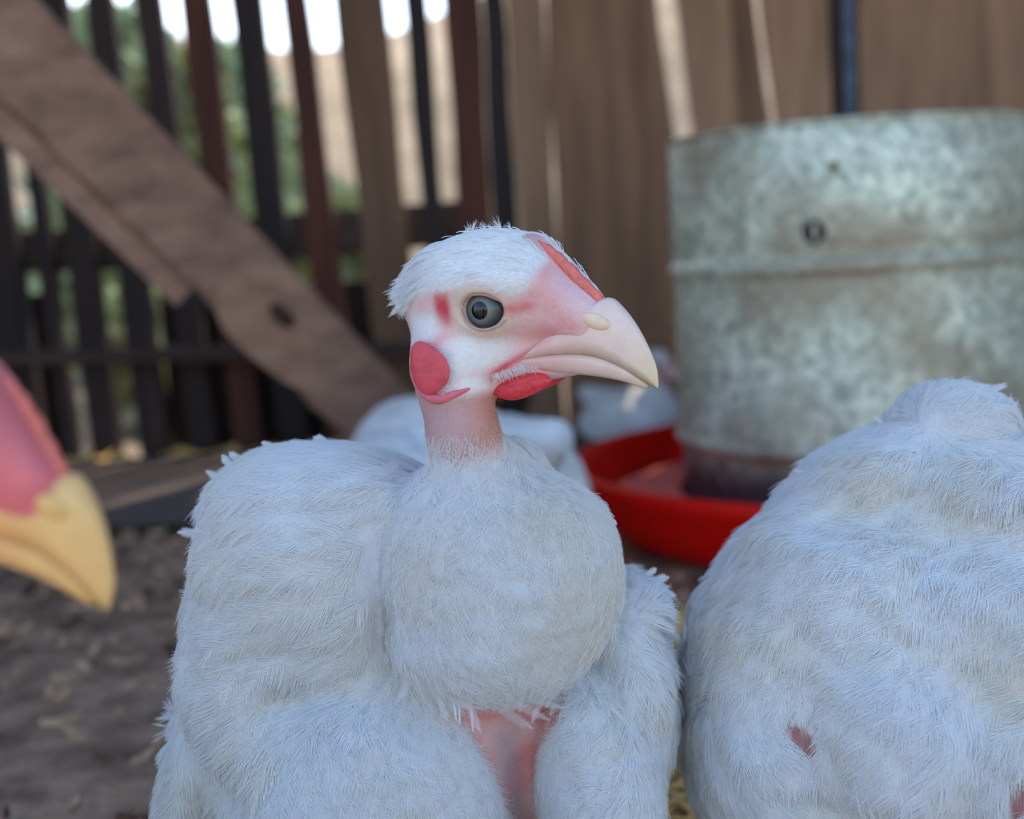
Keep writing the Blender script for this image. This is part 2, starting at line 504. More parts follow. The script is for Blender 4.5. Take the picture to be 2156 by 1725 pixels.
def head_parts(H, conv, root, beak_mat, bvh, comb_mat='comb', wattle=1.0, sides=(-1, 1)):
    """beak, eyes, wattles, earlobes and comb as children; conv maps body space to world"""
    o = root.location
    def part(name, VF, mat, parent=root):
        V, F = VF
        return mesh_np(name, conv(H.to(V)), F, mat, parent, o)
    for nm, fn in (('upper_beak', beak_upper), ('lower_beak', beak_lower)):
        Vb, Fb = fn()
        t_ = sstep(Vb[:, 0] - 0.35 * Vb[:, 2], 120, 300)[:, None]; t2 = sstep(Vb[:, 0] - 0.35 * Vb[:, 2], 330, 415)[:, None]
        c0, c1, c2 = [np.array(srgb(*c)[:3]) for c in (((236, 186, 178), (240, 214, 200), (226, 206, 170)) if beak_mat == 'beak' else ((236, 160, 96), (238, 196, 128), (232, 190, 124)))]
        cb = c0 + (c1 - c0) * t_; cb = cb + (c2 - cb) * t2
        mesh_np(nm, conv(H.to(Vb)), Fb, M['beak_skin'], root, o, col=cb)
    # comb: low ridge along the midline of the forehead
    T = interp_rows([(78, 112, 5), (104, 110, 11), (135, 92, 14), (170, 60, 15), (205, 22, 15), (234, -8, 13), (254, -24, 5)], 40)
    rings = []
    for i, (x, z, w) in enumerate(T):
        q = 0.92 + 0.10 * math.sin(i * 1.25) + 0.06 * math.sin(i * 2.9)
        nx, nz = 0.62, 0.78
        rings.append([(x + nx * math.sin(a) * w * q, 0.85 * w * math.cos(a), z + nz * math.sin(a) * w * q) for a in np.linspace(0, 2 * math.pi, 14, endpoint=False)])
    part('comb', loft(rings), M[comb_mat])
    for sd in sides:
        R = rotm('Z', 0)
        Ve, Fe = uv_ball((23, sd * 65, -12), (53, 53, 53), None, 40, 40)
        dd = (Ve - np.array([23, sd * 65, -12])) / 53; an = np.arccos(np.clip(unit(dd - 0.0) @ unit(np.array([-0.05, sd, 0.05])), -1, 1))
        ec = np.array(srgb(112, 120, 116)[:3]) + (np.array(srgb(58, 62, 66)[:3]) - np.array(srgb(112, 120, 116)[:3])) * sstep(an, 0.40, 0.70)[:, None]
        ec = ec + (np.array(srgb(34, 36, 40)[:3]) - ec) * sstep(an, 0.72, 0.90)[:, None]
        e = mesh_np('eye', conv(H.to(Ve)), Fe, M['iris'], root, o, col=ec)
        # pupil: a cap lying on the eyeball
        V = []; F = []; n = 28
        a0 = unit(np.array([-0.05, sd, 0.05])); a1 = unit(np.cross(a0, [0, 0, 1.0])); a2 = np.cross(a0, a1)
        for th in np.linspace(0.0, 0.35, 6):
            for q in range(n):
                a = 2 * math.pi * q / n
                V.append(np.array([23, sd * 65, -12]) + 53.6 * (math.cos(th) * a0 + math.sin(th) * (math.cos(a) * a1 + math.sin(a) * a2)))
        for i in range(5):
            for q in range(n):
                k = (q + 1) % n; F.append((i * n + q, (i + 1) * n + q, (i + 1) * n + k, i * n + k))
        pp = mesh_np('pupil', conv(H.to(np.array(V))), F, M['pupil'], e, o)
        # eyelid rim
        rings = []
        for a in np.linspace(0, 2 * math.pi, 49):
            ca, sa = math.cos(a), math.sin(a)
            ex = 48 * ca + (9 if ca > 0.6 else 0) * (ca - 0.6) / 0.4; ez = 37 * sa - 3 * ca
            yy = 113 - 0.004 * ex * ex
            c = np.array([22 + ex, yy, -12 + ez])
            out = np.array([ca, 0, sa]); nn = np.array([0, 1.0, 0])
            tk = 3.2 + 1.6 * max(0, sa)
            rings.append([tuple((c + out * tk * math.cos(b) + nn * tk * math.sin(b)) * np.array([1, sd, 1])) for b in np.linspace(0, 2 * math.pi, 9)[:-1]])
        part('eyelid', loft(rings, False), M['lid'])
        # nostril flap
        part('nostril_flap', uv_ball((243, sd * 37, -50), (35, 15, 17), rotm('Y', 28) @ rotm('Z', -sd * 24)), M['cere' if beak_mat == 'beak' else beak_mat])
        # wattle
        def wf(p):
            q = p.copy(); q[2] *= 1 - 0.25 * p[0] * p[0]; q[2] += 0.12 * math.sin(3 * p[0]); return q
        part('wattle', uv_ball((66, sd * 44, -176), (70 * wattle, 15, 27 * wattle), rotm('X', sd * 10) @ rotm('Y', -8), fn=wf), M['red_skin'])
        # earlobe lying on the cheek, with a folded lower rim
        def onto(p, out):
            q, n, _, _ = bvh.find_nearest(Vector(H.to(np.array([p], float))[0]))
            return np.array(q) + np.array(n) * out * H.s, np.array(n)
        c, nn = onto((-94, sd * 135, -122), 4)
        tx = unit(H.f * 0.86 + H.u * 0.3 - nn * ((H.f * 0.86 + H.u * 0.3) @ nn)); ty = np.cross(nn, tx)
        Vl, Fl = uv_ball((0, 0, 0), (1, 1, 1), None, 32, 16)
        Vl[:, :2] = Vl[:, :2] * (1 + 0.10 * np.hypot(Vl[:, 0], Vl[:, 1]) ** 2 * np.sin(3.0 * np.arctan2(Vl[:, 1], Vl[:, 0]) + 0.6))[:, None]
        Vl = c + H.s * (Vl[:, :1] * 43 * tx + Vl[:, 1:2] * 55 * ty + Vl[:, 2:] * 10 * nn)
        mesh_np('ear_lobe', conv(Vl), Fl, M['lobe_skin'], root, o)
        T2 = interp_rows([(-138, 120, -95, 3), (-144, 125, -132, 7), (-126, 130, -166, 10), (-86, 130, -186, 10), (-48, 122, -178, 7), (-18, 110, -170, 2)], 26)
        rings = []
        for x, y, z, w in T2:
            q, n = onto((x, sd * y, z), 2)
            dn = unit(np.cross(n, H.f))
            rings.append([q + H.s * w * (math.cos(a) * n + math.sin(a) * dn * 1.1) for a in np.linspace(0, 6.2832, 11)[:-1]])
        Vl, Fl = loft(rings); mesh_np('lobe_fold', conv(Vl), Fl, M['fold_skin'], root, o)

# ------------------------------------------------------------------ plumage
def sample_surface(V, F, n, wfun=None, seed=0):
    r = np.random.default_rng(seed)
    T = np.concatenate([F[:, [0, 1, 2]], F[:, [0, 2, 3]]])
    A = np.linalg.norm(np.cross(V[T[:, 1]] - V[T[:, 0]], V[T[:, 2]] - V[T[:, 0]]), axis=1)
    if wfun is not None: A = A * np.clip(wfun(V[T].mean(1)), 0, None)
    c = np.cumsum(A); t = np.searchsorted(c, r.random(n) * c[-1])
    u, v = r.random(n), r.random(n); f = u + v > 1; u[f], v[f] = 1 - u[f], 1 - v[f]
    return V[T[t, 0]] * (1 - u - v)[:, None] + V[T[t, 1]] * u[:, None] + V[T[t, 2]] * v[:, None]

def nearest(bvh, P):
    L = np.empty_like(P); N = np.empty_like(P)
    for i, p in enumerate(P):
        a, b, _, _ = bvh.find_nearest(p)
        L[i] = a; N[i] = b
    return L, N

def unit(v): return v / (np.linalg.norm(v, axis=-1, keepdims=True) + 1e-12)

def make_feathers(bvh, P0, flow, L, W, nb, lift, seed, col, droop=0.0, rad=0.12, spread=0.55, split=0.25, k=4):
    """P0 (n,3) roots; flow(P)->dirs; L, W (n,) mm. Returns strands: (n*nb,k,3), radii, colours"""
    r = np.random.default_rng(seed); n = len(P0); S = 6
    pts = np.zeros((n, S, 3)); nor = np.zeros((n, S, 3))
    p, nn = nearest(bvh, P0)
    d = flow(p); d = unit(d - nn * (d * nn).sum(1, keepdims=True))
    ang = r.normal(0, 0.16, n)[:, None]
    d = unit(d * np.cos(ang) + np.cross(nn, d) * np.sin(ang))
    lf = lift * (0.6 + 0.8 * r.random(n))
    for s in range(S):
        q = s / (S - 1)
        h = (0.25 + lf * np.sin(q * 1.75)) if True else 0
        pts[:, s] = p + nn * h[:, None]; nor[:, s] = nn
        if s < S - 1:
            p2 = p + d * (L / (S - 1))[:, None]
            p3, n3 = nearest(bvh, p2)
            # leave the surface where it bends away sharply
            away = np.clip((np.linalg.norm(p3 - p2, axis=1) - 0.5), 0, None)[:, None]
            p = p3 + unit(p2 - p3) * np.minimum(away, 3.0) * 0.5
            nn = unit(n3 + 0.5 * nn)
            fd = flow(p); d = unit(0.7 * d + 0.3 * unit(fd)); d = unit(d - nn * (d * nn).sum(1, keepdims=True))
    # barbs
    sj = np.tile(np.linspace(0.04, 1.0, nb // 2), 2)
    side = np.repeat([-1.0, 1.0], nb // 2)
    sj = np.clip(sj[None] + r.normal(0, 0.012, (n, nb)), 0, 1)
    prof = np.sin(np.pi * np.clip(0.12 + 0.86 * sj, 0, 1)) ** 0.55 * (1 - 0.25 * sj)
    blen = W[:, None] * prof * (0.85 + 0.3 * r.random((n, nb)))
    x = sj * (S - 1); i0 = np.minimum(x.astype(int), S - 2); fr = (x - i0)[..., None]
    ii = np.arange(n)[:, None]
    base = pts[ii, i0] * (1 - fr) + pts[ii, i0 + 1] * fr
    tan = unit(pts[ii, i0 + 1] - pts[ii, i0]); nr = unit(nor[ii, i0] * (1 - fr) + nor[ii, i0 + 1] * fr)
    sd = unit(np.cross(tan, nr)) * side[None, :, None]
    sd = sd + nr * r.normal(0, 0.10, (n, nb, 1))
    sp = spread * (0.8 + 0.4 * r.random((n, nb, 1))) * (1.15 - 0.55 * sj[..., None])
    out = np.zeros((n, nb, k, 3))
    for q in range(k):
        t = q / (k - 1)
        out[:, :, q] = base + blen[..., None] * (tan * (t * (1.0) + 0.25 * t * t) * 0.9 + sd * sp * (1.25 * t - 0.25 * t * t)
                                                 - nr * (0.16 * t * t))
    cc = np.repeat(col[:, None, :], nb, 1).reshape(-1, 3)
    R = np.empty((n * nb, k)); R[:] = rad * np.array([1.0, 1.0, 0.8, 0.35])[:k] if k == 4 else rad
    # the shaft as one more strand
    sh = pts[:, [0, 2, 4, 5]]
    O = np.concatenate([out.reshape(-1, k, 3), sh]); R = np.concatenate([R, np.full((n, k), rad * 1.3)])
    cc = np.concatenate([cc, col])
    return O, R, cc

def make_down(bvh, P0, flow, L, seed, col, rise=0.35, jitter=0.5, rad=0.08, k=4, curl=0.25):
    r = np.random.default_rng(seed); n = len(P0)
    p, nn = nearest(bvh, P0)
    d = flow(p); d = unit(d - nn * (d * nn).sum(1, keepdims=True))
    d = unit(d + r.normal(0, jitter, (n, 3)) * 0.6)
    d = unit(d - nn * (d * nn).sum(1, keepdims=True))
    ri = rise * (0.4 + 1.0 * r.random(n))[:, None]
    side = np.cross(nn, d) * r.normal(0, curl, (n, 1))
    out = np.zeros((n, k, 3))
    for q in range(k):
        t = q / (k - 1)
        out[:, q] = p - nn * 0.2 + L[:, None] * (d * t + nn * ri * (t - 0.55 * t * t) + side * t * t)
    R = np.tile(rad * np.array([1.0, 0.9, 0.7, 0.3])[:k], (n, 1))
    return out, R, col

def free_feathers(P, D, L, W, nb, seed, col, side=None, rad=0.08, spread=0.5, sag=0.1):
    """feathers standing clear of the body: straight shafts from P along D"""
    r = np.random.default_rng(seed); n = len(P); D = unit(np.asarray(D, float))
    V_ = np.array([0, 0, 1.0]) if side is None else np.asarray(side, float)
    s_ = unit(np.cross(D, V_)); nr = unit(np.cross(s_, D))
    sj = np.tile(np.linspace(0.02, 1, nb // 2), 2); sg = np.repeat([-1.0, 1.0], nb // 2)
    prof = np.sin(np.pi * np.clip(0.25 + 0.72 * sj, 0, 1)) ** 1.1
    bl = W[:, None] * prof * (0.8 + 0.4 * r.random((n, nb)))
    base = P[:, None] + D[:, None] * (L[:, None] * sj)[..., None] - nr[:, None] * (sag * L[:, None] * sj ** 2)[..., None]
    O = np.zeros((n, nb, 4, 3))
    for q in range(4):
        t = q / 3
        O[:, :, q] = base + bl[..., None] * (D[:, None] * t * 0.9 + s_[:, None] * (sg[None, :, None] * spread * (1.1 - 0.5 * sj)[None, :, None] * t) + nr[:, None] * (r.normal(0, 0.08, (n, nb, 1)) * t))
    return O.reshape(-1, 4, 3), np.tile(rad * np.array([1, 1, .8, .35]), (n * nb, 1)), np.repeat(col[:, None], nb, 1).reshape(-1, 3)

def idw_flow(ctrl):
    """ctrl rows: px,py,depth mm, dx,dy(up positive),dz -> flow in camera space"""
    A = np.array([pix(c[0], c[1], c[2]) for c in ctrl]); D = unit(np.array([[c[3], c[4], c[5]] for c in ctrl], float))
    def f(P):
        w = 1.0 / (((P[:, None, :] - A[None]) ** 2).sum(-1) + 9.0) ** 1.5
        return unit((w[..., None] * D[None]).sum(1))
    return f

WHITE = np.array([0.92, 0.92, 0.92])
def plumage_tint(P, seed, stains=()):
    """per-strand colour: white with faint yellowish soiling in patches; P in camera mm"""
    c = np.tile(WHITE, (len(P), 1))
    y = np.clip(fbm(P, 0.10, seed) * 0.6 + 0.05, 0, 1)
    for s in stains:
        q = pix(*s[:3]); y = np.maximum(y, s[4] * np.exp(-((P - q) ** 2).sum(1) / s[3] ** 2))
    c = c * (1 - y[:, None] * np.array([0.02, 0.055, 0.14]))
    c *= (0.97 + 0.03 * np.random.default_rng(seed).random((len(P), 1)))
    return c

# ------------------------------------------------------------------ the setting
def box_bm(bm, c, sx, sy, sz, R=None, bevel=0.0):
    r = bmesh.ops.create_cube(bm, size=1.0)
    vs = r['verts']
    for v in vs:
        p = Vector((v.co.x * sx, v.co.y * sy, v.co.z * sz))
        if R is not None: p = R @ p
        v.co = p + Vector(c)
    if bevel:
        es = list({e for v in vs for e in v.link_edges})
        bmesh.ops.bevel(bm, geom=es, offset=bevel, segments=2, affect='EDGES', clamp_overlap=True)

def mat_ground():
    m, n, l, b = new_mat('litter_soil')
    mp = mapping(n, l)
    t = noise(n, l, mp, 26, 6, 0.7); t2 = noise(n, l, mp, 5, 3, 0.5)
    r = ramp(n, [(0.28, srgb(105, 77, 58)), (0.45, srgb(159, 127, 102)), (0.6, srgb(198, 164, 134)), (0.75, srgb(173, 113, 74))])
    l.new(t.outputs[0], r.inputs[0])
    mx = n.new('ShaderNodeMix'); mx.data_type = 'RGBA'; mx.blend_type = 'MULTIPLY'; mx.inputs[0].default_value = 0.6
    r2 = ramp(n, [(0.3, (0.55, 0.5, 0.47, 1)), (0.7, (1, 1, 1, 1))]); l.new(t2.outputs[0], r2.inputs[0])
    l.new(r.outputs[0], mx.inputs[6]); l.new(r2.outputs[0], mx.inputs[7]); l.new(mx.outputs[2], b.inputs['Base Color'])
    b.inputs['Roughness'].default_value = 0.9
    bump(n, l, t.outputs[0], b, 1.0, 0.01)
    return m
M['ground'] = mat_ground()
M['dry_ground'] = mat_plain('dry_ground', srgb(122, 106, 84), 0.95, scale=6, var=0.3, bump=0.5, dist=0.03)
M['bank'] = mat_plain('dry_bank', srgb(166, 144, 116), 0.95, scale=3, var=0.3, bump=0.5, dist=0.05)
M['leaf'] = mat_plain('green_leaf', srgb(178, 190, 150), 0.6, scale=5, var=0.25)
M['straw'] = mat_plain('straw', srgb(222, 184, 116), 0.7, scale=30, var=0.35)
M['chip_pale'] = mat_plain('pale_wood_chip', srgb(185, 148, 116), 0.85, scale=30, var=0.5)
M['chip_dark'] = mat_plain('dark_wood_chip', srgb(92, 60, 42), 0.85, scale=30, var=0.5)
M['red_plastic'] = mat_plain('red_plastic', srgb(246, 30, 20), 0.42, scale=40, var=0.05, sss=0.1)
M['red_plastic'].node_tree.nodes['Principled BSDF'].inputs['Specular IOR Level'].default_value = 0.3
def add_translucency(m, col, k):
    n, l = m.node_tree.nodes, m.node_tree.links
    out = [x for x in n if x.type == 'OUTPUT_MATERIAL'][0]
    tr = n.new('ShaderNodeBsdfTranslucent'); tr.inputs[0].default_value = col
    mx = n.new('ShaderNodeMixShader'); mx.inputs[0].default_value = k
    l.new(n['Principled BSDF'].outputs[0], mx.inputs[1]); l.new(tr.outputs[0], mx.inputs[2]); l.new(mx.outputs[0], out.inputs[0])
add_translucency(M['red_plastic'], (1.0, 0.03, 0.02, 1), 0.5)
M['wire'] = mat_plain('blue_grey_wire', srgb(62, 72, 86), 0.6, scale=90, var=0.4, metal=0.3)
M['hole'] = mat_plain('dark_hole', srgb(60, 44, 36), 0.9, scale=200, var=0.5)
M['knot'] = mat_wood('pale_knot_wood', srgb(116, 84, 64), srgb(146, 109, 88), srgb(168, 130, 105), 'X')

WALL_Y = 1.6
# ground inside and outside
n_ = 60
xs = np.linspace(-5, 5, 90); ys = np.linspace(-6.0, WALL_Y + 0.05, 60)
GX, GY = np.meshgrid(xs, ys, indexing='ij'); P_ = np.stack([GX.ravel(), GY.ravel(), np.zeros(GX.size)], 1)
P_[:, 2] = -0.006 + 0.004 * fbm(P_, 9, 11)
F_ = [(i * 60 + j, (i + 1) * 60 + j, (i + 1) * 60 + j + 1, i * 60 + j + 1) for i in range(89) for j in range(59)]
tag(mesh_np('floor', P_, F_, M['ground']), kind='structure')
xs = np.linspace(-9, 9, 60); ys = np.linspace(WALL_Y + 0.05, 14, 50)
GX, GY = np.meshgrid(xs, ys, indexing='ij'); P_ = np.stack([GX.ravel(), GY.ravel(), np.zeros(GX.size)], 1)
P_[:, 2] = -0.02 + 0.03 * fbm(P_, 1.5, 12)
F_ = [(i * 50 + j, (i + 1) * 50 + j, (i + 1) * 50 + j + 1, i * 50 + j + 1) for i in range(59) for j in range(49)]
tag(mesh_np('ground_outside', P_, F_, M['dry_ground']), kind='structure')
# dry bank beyond the wall
xs = np.linspace(-7, 7, 90); ts = np.linspace(0, 1, 24)
V_ = []
for x in xs:
    top = 1.60 + 0.14 * math.sin(x * 1.3) + 0.07 * math.sin(x * 3.7 + 1) + 0.8 * float(sstep(np.array(x), 0.8, 2.6))
    for t in ts:
        V_.append((x * (1 + 0.5 * t), 4.2 + 5.0 * t + 0.1 * math.sin(3 * x + 5 * t), -0.05 + (top + 0.05) * math.sin(min(t * 1.6, 1) * math.pi / 2)))
F_ = [(i * 24 + j, (i + 1) * 24 + j, (i + 1) * 24 + j + 1, i * 24 + j + 1) for i in range(89) for j in range(23)]
tag(mesh_np('hill_bank', np.array(V_), F_, M['bank']), kind='structure')

# leafy shrubs outside the left half of the wall
def shrub(x, y, h, w, seed, label):
    r = np.random.default_rng(seed)
    root = thing('shrub', label, 'shrub', (x, y, 0), 'shrubs outside the slatted wall')
    V = []; F = []
    for i in range(int(2600 * h)):
        a = r.random() * 6.283; q = math.sqrt(r.random()); z = h * (0.05 + 0.95 * r.random() ** 0.8)
        rr = w * q * math.sin(math.pi * min(0.98, 0.25 + 0.7 * z / h)) ** 0.7
        p = np.array([x + rr * math.cos(a), y + rr * math.sin(a), z])
        d = unit(r.normal(size=3) + np.array([0, 0, 0.8])); s = unit(np.cross(d, r.normal(size=3))); nn = np.cross(d, s)
        L = 0.09 + 0.06 * r.random(); W = L * 0.3; b = len(V)
        V += [p, p + d * L * 0.4 + s * W + nn * 0.01, p + d * L - nn * 0.02, p + d * L * 0.4 - s * W + nn * 0.01]
        F.append((b, b + 1, b + 2, b + 3))
    mesh_np('foliage', np.array(V), F, M['leaf'], root, root.location, False)
    bm = bmesh.new()
    for k in range(5):
        a = k * 1.3; R = Matrix.Rotation(0.25, 3, Vector((math.cos(a), math.sin(a), 0)))
        box_bm(bm, R @ Vector((0, 0, h * 0.35)), 0.018, 0.018, h * 0.7, R)
    bm_mesh('stem', bm, M['plank_brown'], root)
for i, (px_, y, h, w, lb) in enumerate([(255, 3.3, 0.84, 0.20, 'tall green leafy shrub outside, seen through the slots just right of the beam top'),
                                        (385, 2.75, 0.64, 0.13, 'green leafy shrub outside, behind the middle white slots right of the beam'),
                                        (500, 3.7, 0.78, 0.20, 'yellow-green shrub outside, farthest right of the tall ones behind the slots'),
                                        (690, 2.6, 0.30, 0.10, 'low dark green shrub outside, low in the slot above the chicken nape'),
                                        (290, 2.2, 0.12, 0.09, 'small green weed outside at the foot of the lower left slots')]):
    q = on_plane_y(px_, 400, y); shrub(q[0], y, h, w, 40 + i, lb)

# ---- back wall: leaning boards with open slots between them
wall = tag(thing('wall_back', None, None, (0, WALL_Y, 0)), kind='structure')
def line_px(x0, slope, y): return x0 + slope * y
def wall_pt(px_, py_): return on_plane_y(px_, py_, WALL_Y)
def plank(l0, ls, r0, rs, mat, z0=-0.01, z1=1.12, dy=0.0, th=0.02):
    """board between two photo lines x = x0 + slope*y, carried from the ground up to the roof"""
    def edge(x0, s):
        a = wall_pt(x0 - 100 * s, -100); b = wall_pt(x0 + 900 * s, 900)
        f = lambda z: a + (b - a) * (z - a[2]) / (b[2] - a[2])
        return f(z0), f(z1)
    (lb, lt), (rb, rt) = edge(l0, ls), edge(r0, rs)
    bm = bmesh.new(); vs = []
    m = 14
    for i in range(m):
        t = i / (m - 1)
        w = 0.0015 * math.sin(i * 1.9 + l0) ; w2 = 0.0015 * math.sin(i * 2.3 + r0)
        L_ = lb + (lt - lb) * t; R_ = rb + (rt - rb) * t
        vs.append([bm.verts.new((L_[0] + w, WALL_Y + dy - th / 2, L_[2])), bm.verts.new((R_[0] + w2, WALL_Y + dy - th / 2, R_[2])),
                   bm.verts.new((R_[0] + w2, WALL_Y + dy + th / 2, R_[2])), bm.verts.new((L_[0] + w, WALL_Y + dy + th / 2, L_[2]))])
    for i in range(m - 1):
        for j in range(4):
            k = (j + 1) % 4; bm.faces.new((vs[i][j], vs[i][k], vs[i + 1][k], vs[i + 1][j]))
    bm.faces.new(vs[0][::-1]); bm.faces.new(vs[-1])
    for v in bm.verts: v.co.y -= WALL_Y
    return bm_mesh('plank', bm, M[mat], wall)
SL = [(-12, 0.139, 36), (60, 0.13, 33), (163, 0.122, 40), (262, 0.13, 48), (362, 0.125, 42), (467, 0.117, 40), (575, 0.105, 40), (676, 0.12, 56), (831, 0.093, 38), (917, 0.071, 35)]
prev = (-420, 0.17)
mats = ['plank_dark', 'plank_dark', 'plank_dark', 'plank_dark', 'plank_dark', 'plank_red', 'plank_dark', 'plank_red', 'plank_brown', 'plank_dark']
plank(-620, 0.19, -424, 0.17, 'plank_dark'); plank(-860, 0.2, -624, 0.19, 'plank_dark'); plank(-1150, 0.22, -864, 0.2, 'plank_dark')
for i, (x0, s, w) in enumerate(SL):
    if i == 0:
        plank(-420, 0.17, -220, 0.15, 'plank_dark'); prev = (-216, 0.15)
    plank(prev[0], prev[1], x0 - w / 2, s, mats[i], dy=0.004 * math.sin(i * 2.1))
    prev = (x0 + w / 2, s)
plank(prev[0], prev[1], 1012, 0.05, 'plank_red')
plank(1014, 0.05, 1062, 0.06, 'plank_dark', dy=0.008)
plank(1064, 0.06, 1146, 0.05, 'plank_grey')
plank(1150, 0.05, 1380, 0.13, 'plank_brown')
plank(1422, 0.14, 1532, 0.10, 'plank_grey')
plank(1534, 0.10, 1588, 0.13, 'plank_brown', dy=0.01)
plank(1602, 0.13, 1738, 0.03, 'plank_grey')
plank(1742, 0.03, 1800, 0.02, 'plank_dark', dy=0.006)
plank(1804, 0.02, 2210, -0.03, 'plank_grey')
for a, b in ((2214, 2440), (2444, 2700), (2704, 2960), (2964, 3250)): plank(a, -0.03, b, -0.04, 'plank_brown')
# cross rails
def rail(xa, ya, xb, yb, hpx, mat, dy=-0.03, th=0.03):
    a = on_plane_y(xa, ya, WALL_Y + dy); b = on_plane_y(xb, yb, WALL_Y + dy); d = Vector(b - a)
    R = d.to_track_quat('X', 'Z').to_matrix(); h = hpx / FPX * 1.6
    bm = bmesh.new(); c = (Vector(a) + Vector(b)) / 2 - Vector((0, WALL_Y, 0))
    box_bm(bm, c, d.length, th, h, R, 0.003)
    return bm_mesh('rail', bm, M[mat], wall)
rail(-500, 548, 340, 522, 88, 'rail', dy=0.03)
rail(330, 520, 1010, 466, 92, 'rail', dy=0.03)
rail(-500, 762, 1000, 734, 30, 'rail')
# dark kick board nailed outside behind the middle of the wall
kick = on_plane_y(330, 585, WALL_Y + 0.05); kick2 = on_plane_y(1060, 560, WALL_Y + 0.05)
bm = bmesh.new(); box_bm(bm, ((kick[0] + kick2[0]) / 2, 0.06, kick[2] / 2 - 0.02), kick2[0] - kick[0], 0.016, kick[2])
bm_mesh('kick_board', bm, M['plank_dark'], wall)
ka = on_plane_y(-900, 585, WALL_Y + 0.05); kb = on_plane_y(104, 585, WALL_Y + 0.05)
bm = bmesh.new(); box_bm(bm, ((ka[0] + kb[0]) / 2, 0.06, kb[2] / 2 - 0.02), kb[0] - ka[0], 0.016, kb[2])
bm_mesh('kick_board', bm, M['plank_dark'], wall)

# unseen roof and side walls, added to shade the inside of the coop
bm = bmesh.new(); box_bm(bm, (0, 1.275, 1.14), 4.6, 1.05, 0.03)
tag(bm_mesh('shade_roof', bm, M['plank_dark']), kind='structure')
def side_wall(name, x):
    w = tag(thing(name, None, None, (x, 0.9, 0)), kind='structure')
    for i in range(9):
        bm = bmesh.new(); box_bm(bm, (0.003 * math.sin(i * 2.2), -0.62 + i * 0.165, 0.555), 0.02, 0.16, 1.13)
        bm_mesh('plank', bm, M['plank_dark'], w)
side_wall('wall_left', -1.45)
side_wall('wall_right', 1.6)

# ---- leaning timber with a knot
A_ = pw(-330, -270, 0.94); B_ = pw(905, 985, 1.36)
ax_ = Vector(B_ - A_); Lb = ax_.length; ax_.normalize()
view = Vector(pw(300, 350, 1.1)) - Vector((0, 0, CAM_H))
nb_ = -(view - ax_ * view.dot(ax_)).normalized(); wb_ = nb_.cross(ax_).normalized()
RB = Matrix((ax_, wb_, nb_)).transposed()
beam = thing('timber_beam', 'grey-brown weathered timber beam leaning diagonally in front of the slatted wall', 'beam', B_)
bm = bmesh.new()
m = 40; rings = []
for i in range(m + 1):
    t = i / m; x = -Lb * (1 - t); jw = 0.0015 * math.sin(i * 1.7) + 0.001 * math.sin(i * 3.1)
    hw = 0.0415; prof = [(-hw + jw, -0.045), (-hw + jw, -0.004), (-hw + 0.004 + jw, 0), (hw - 0.005, 0), (hw, -0.005), (hw, -0.045)]
    rings.append([bm.verts.new(RB @ Vector((x, a, b))) for a, b in prof])
for i in range(m):
    for j in range(6): bm.faces.new((rings[i][j], rings[i][(j + 1) % 6], rings[i + 1][(j + 1) % 6], rings[i + 1][j]))
bm.faces.new(rings[0]); bm.faces.new(rings[-1][::-1])
bmesh.ops.recalc_face_normals(bm, faces=bm.faces)
bm_mesh('beam_body', bm, M['beam'], beam)
def on_beam(px_, py_):                   # photo pixel -> beam local (along, across) on its wide face
    o = Vector((0, 0, CAM_H)); d = Vector(pw(px_, py_, 1.0)) - o
    q = o + d * ((Vector(B_) - o).dot(nb_) / d.dot(nb_)) - Vector(B_)
    return q.dot(ax_), q.dot(wb_)
low = on_beam(200, 420)[1]; lowsign = 1 if low > 0 else -1
x1, w1 = on_beam(392, 622)
bm = bmesh.new(); box_bm(bm, RB @ Vector(((x1 - Lb) / 2 - 0.0, lowsign * 0.0535, -0.022)), Lb + x1, 0.017, 0.03, RB, 0.003)
bm_mesh('split_edge', bm, M['beam'], beam)
bm = bmesh.new(); box_bm(bm, RB @ Vector(((x1 - Lb) / 2, lowsign * 0.043, -0.034)), Lb + x1, 0.008, 0.02, RB)
bm_mesh('groove', bm, M['plank_dark'], beam)
# knot: a pale sawn flat with a curved upper rim
k0 = on_beam(520, 640); pts_ = []
bm = bmesh.new(); ring0 = []; ring1 = []
for i in range(28):
    a = 2 * math.pi * i / 28
    u = k0[0] + 0.02 + (0.052 if math.cos(a) < 0 else 0.11) * math.cos(a); v = k0[1] + lowsign * 0.004 + 0.031 * math.sin(a)
    ring0.append(bm.verts.new(RB @ Vector((u, v, -0.002)))); ring1.append(bm.verts.new(RB @ Vector((u * 1.0, v, 0.0025 if math.cos(a) < 0 else 0.0006))))
bm.faces.new(ring1)
for i in range(28): bm.faces.new((ring0[i], ring0[(i + 1) % 28], ring1[(i + 1) % 28], ring1[i]))
bmesh.ops.recalc_face_normals(bm, faces=bm.faces)
kn = bm_mesh('knot', bm, M['knot'], beam)
h0 = on_beam(592, 662)
V_, F_ = uv_ball((h0[0], h0[1], 0.0025), (0.017, 0.0085, 0.004), None, 20, 10)
V_ = np.array([list(RB @ Vector(v)) for v in V_])
mesh_np('nail_hole', V_, F_, M['hole'], kn)

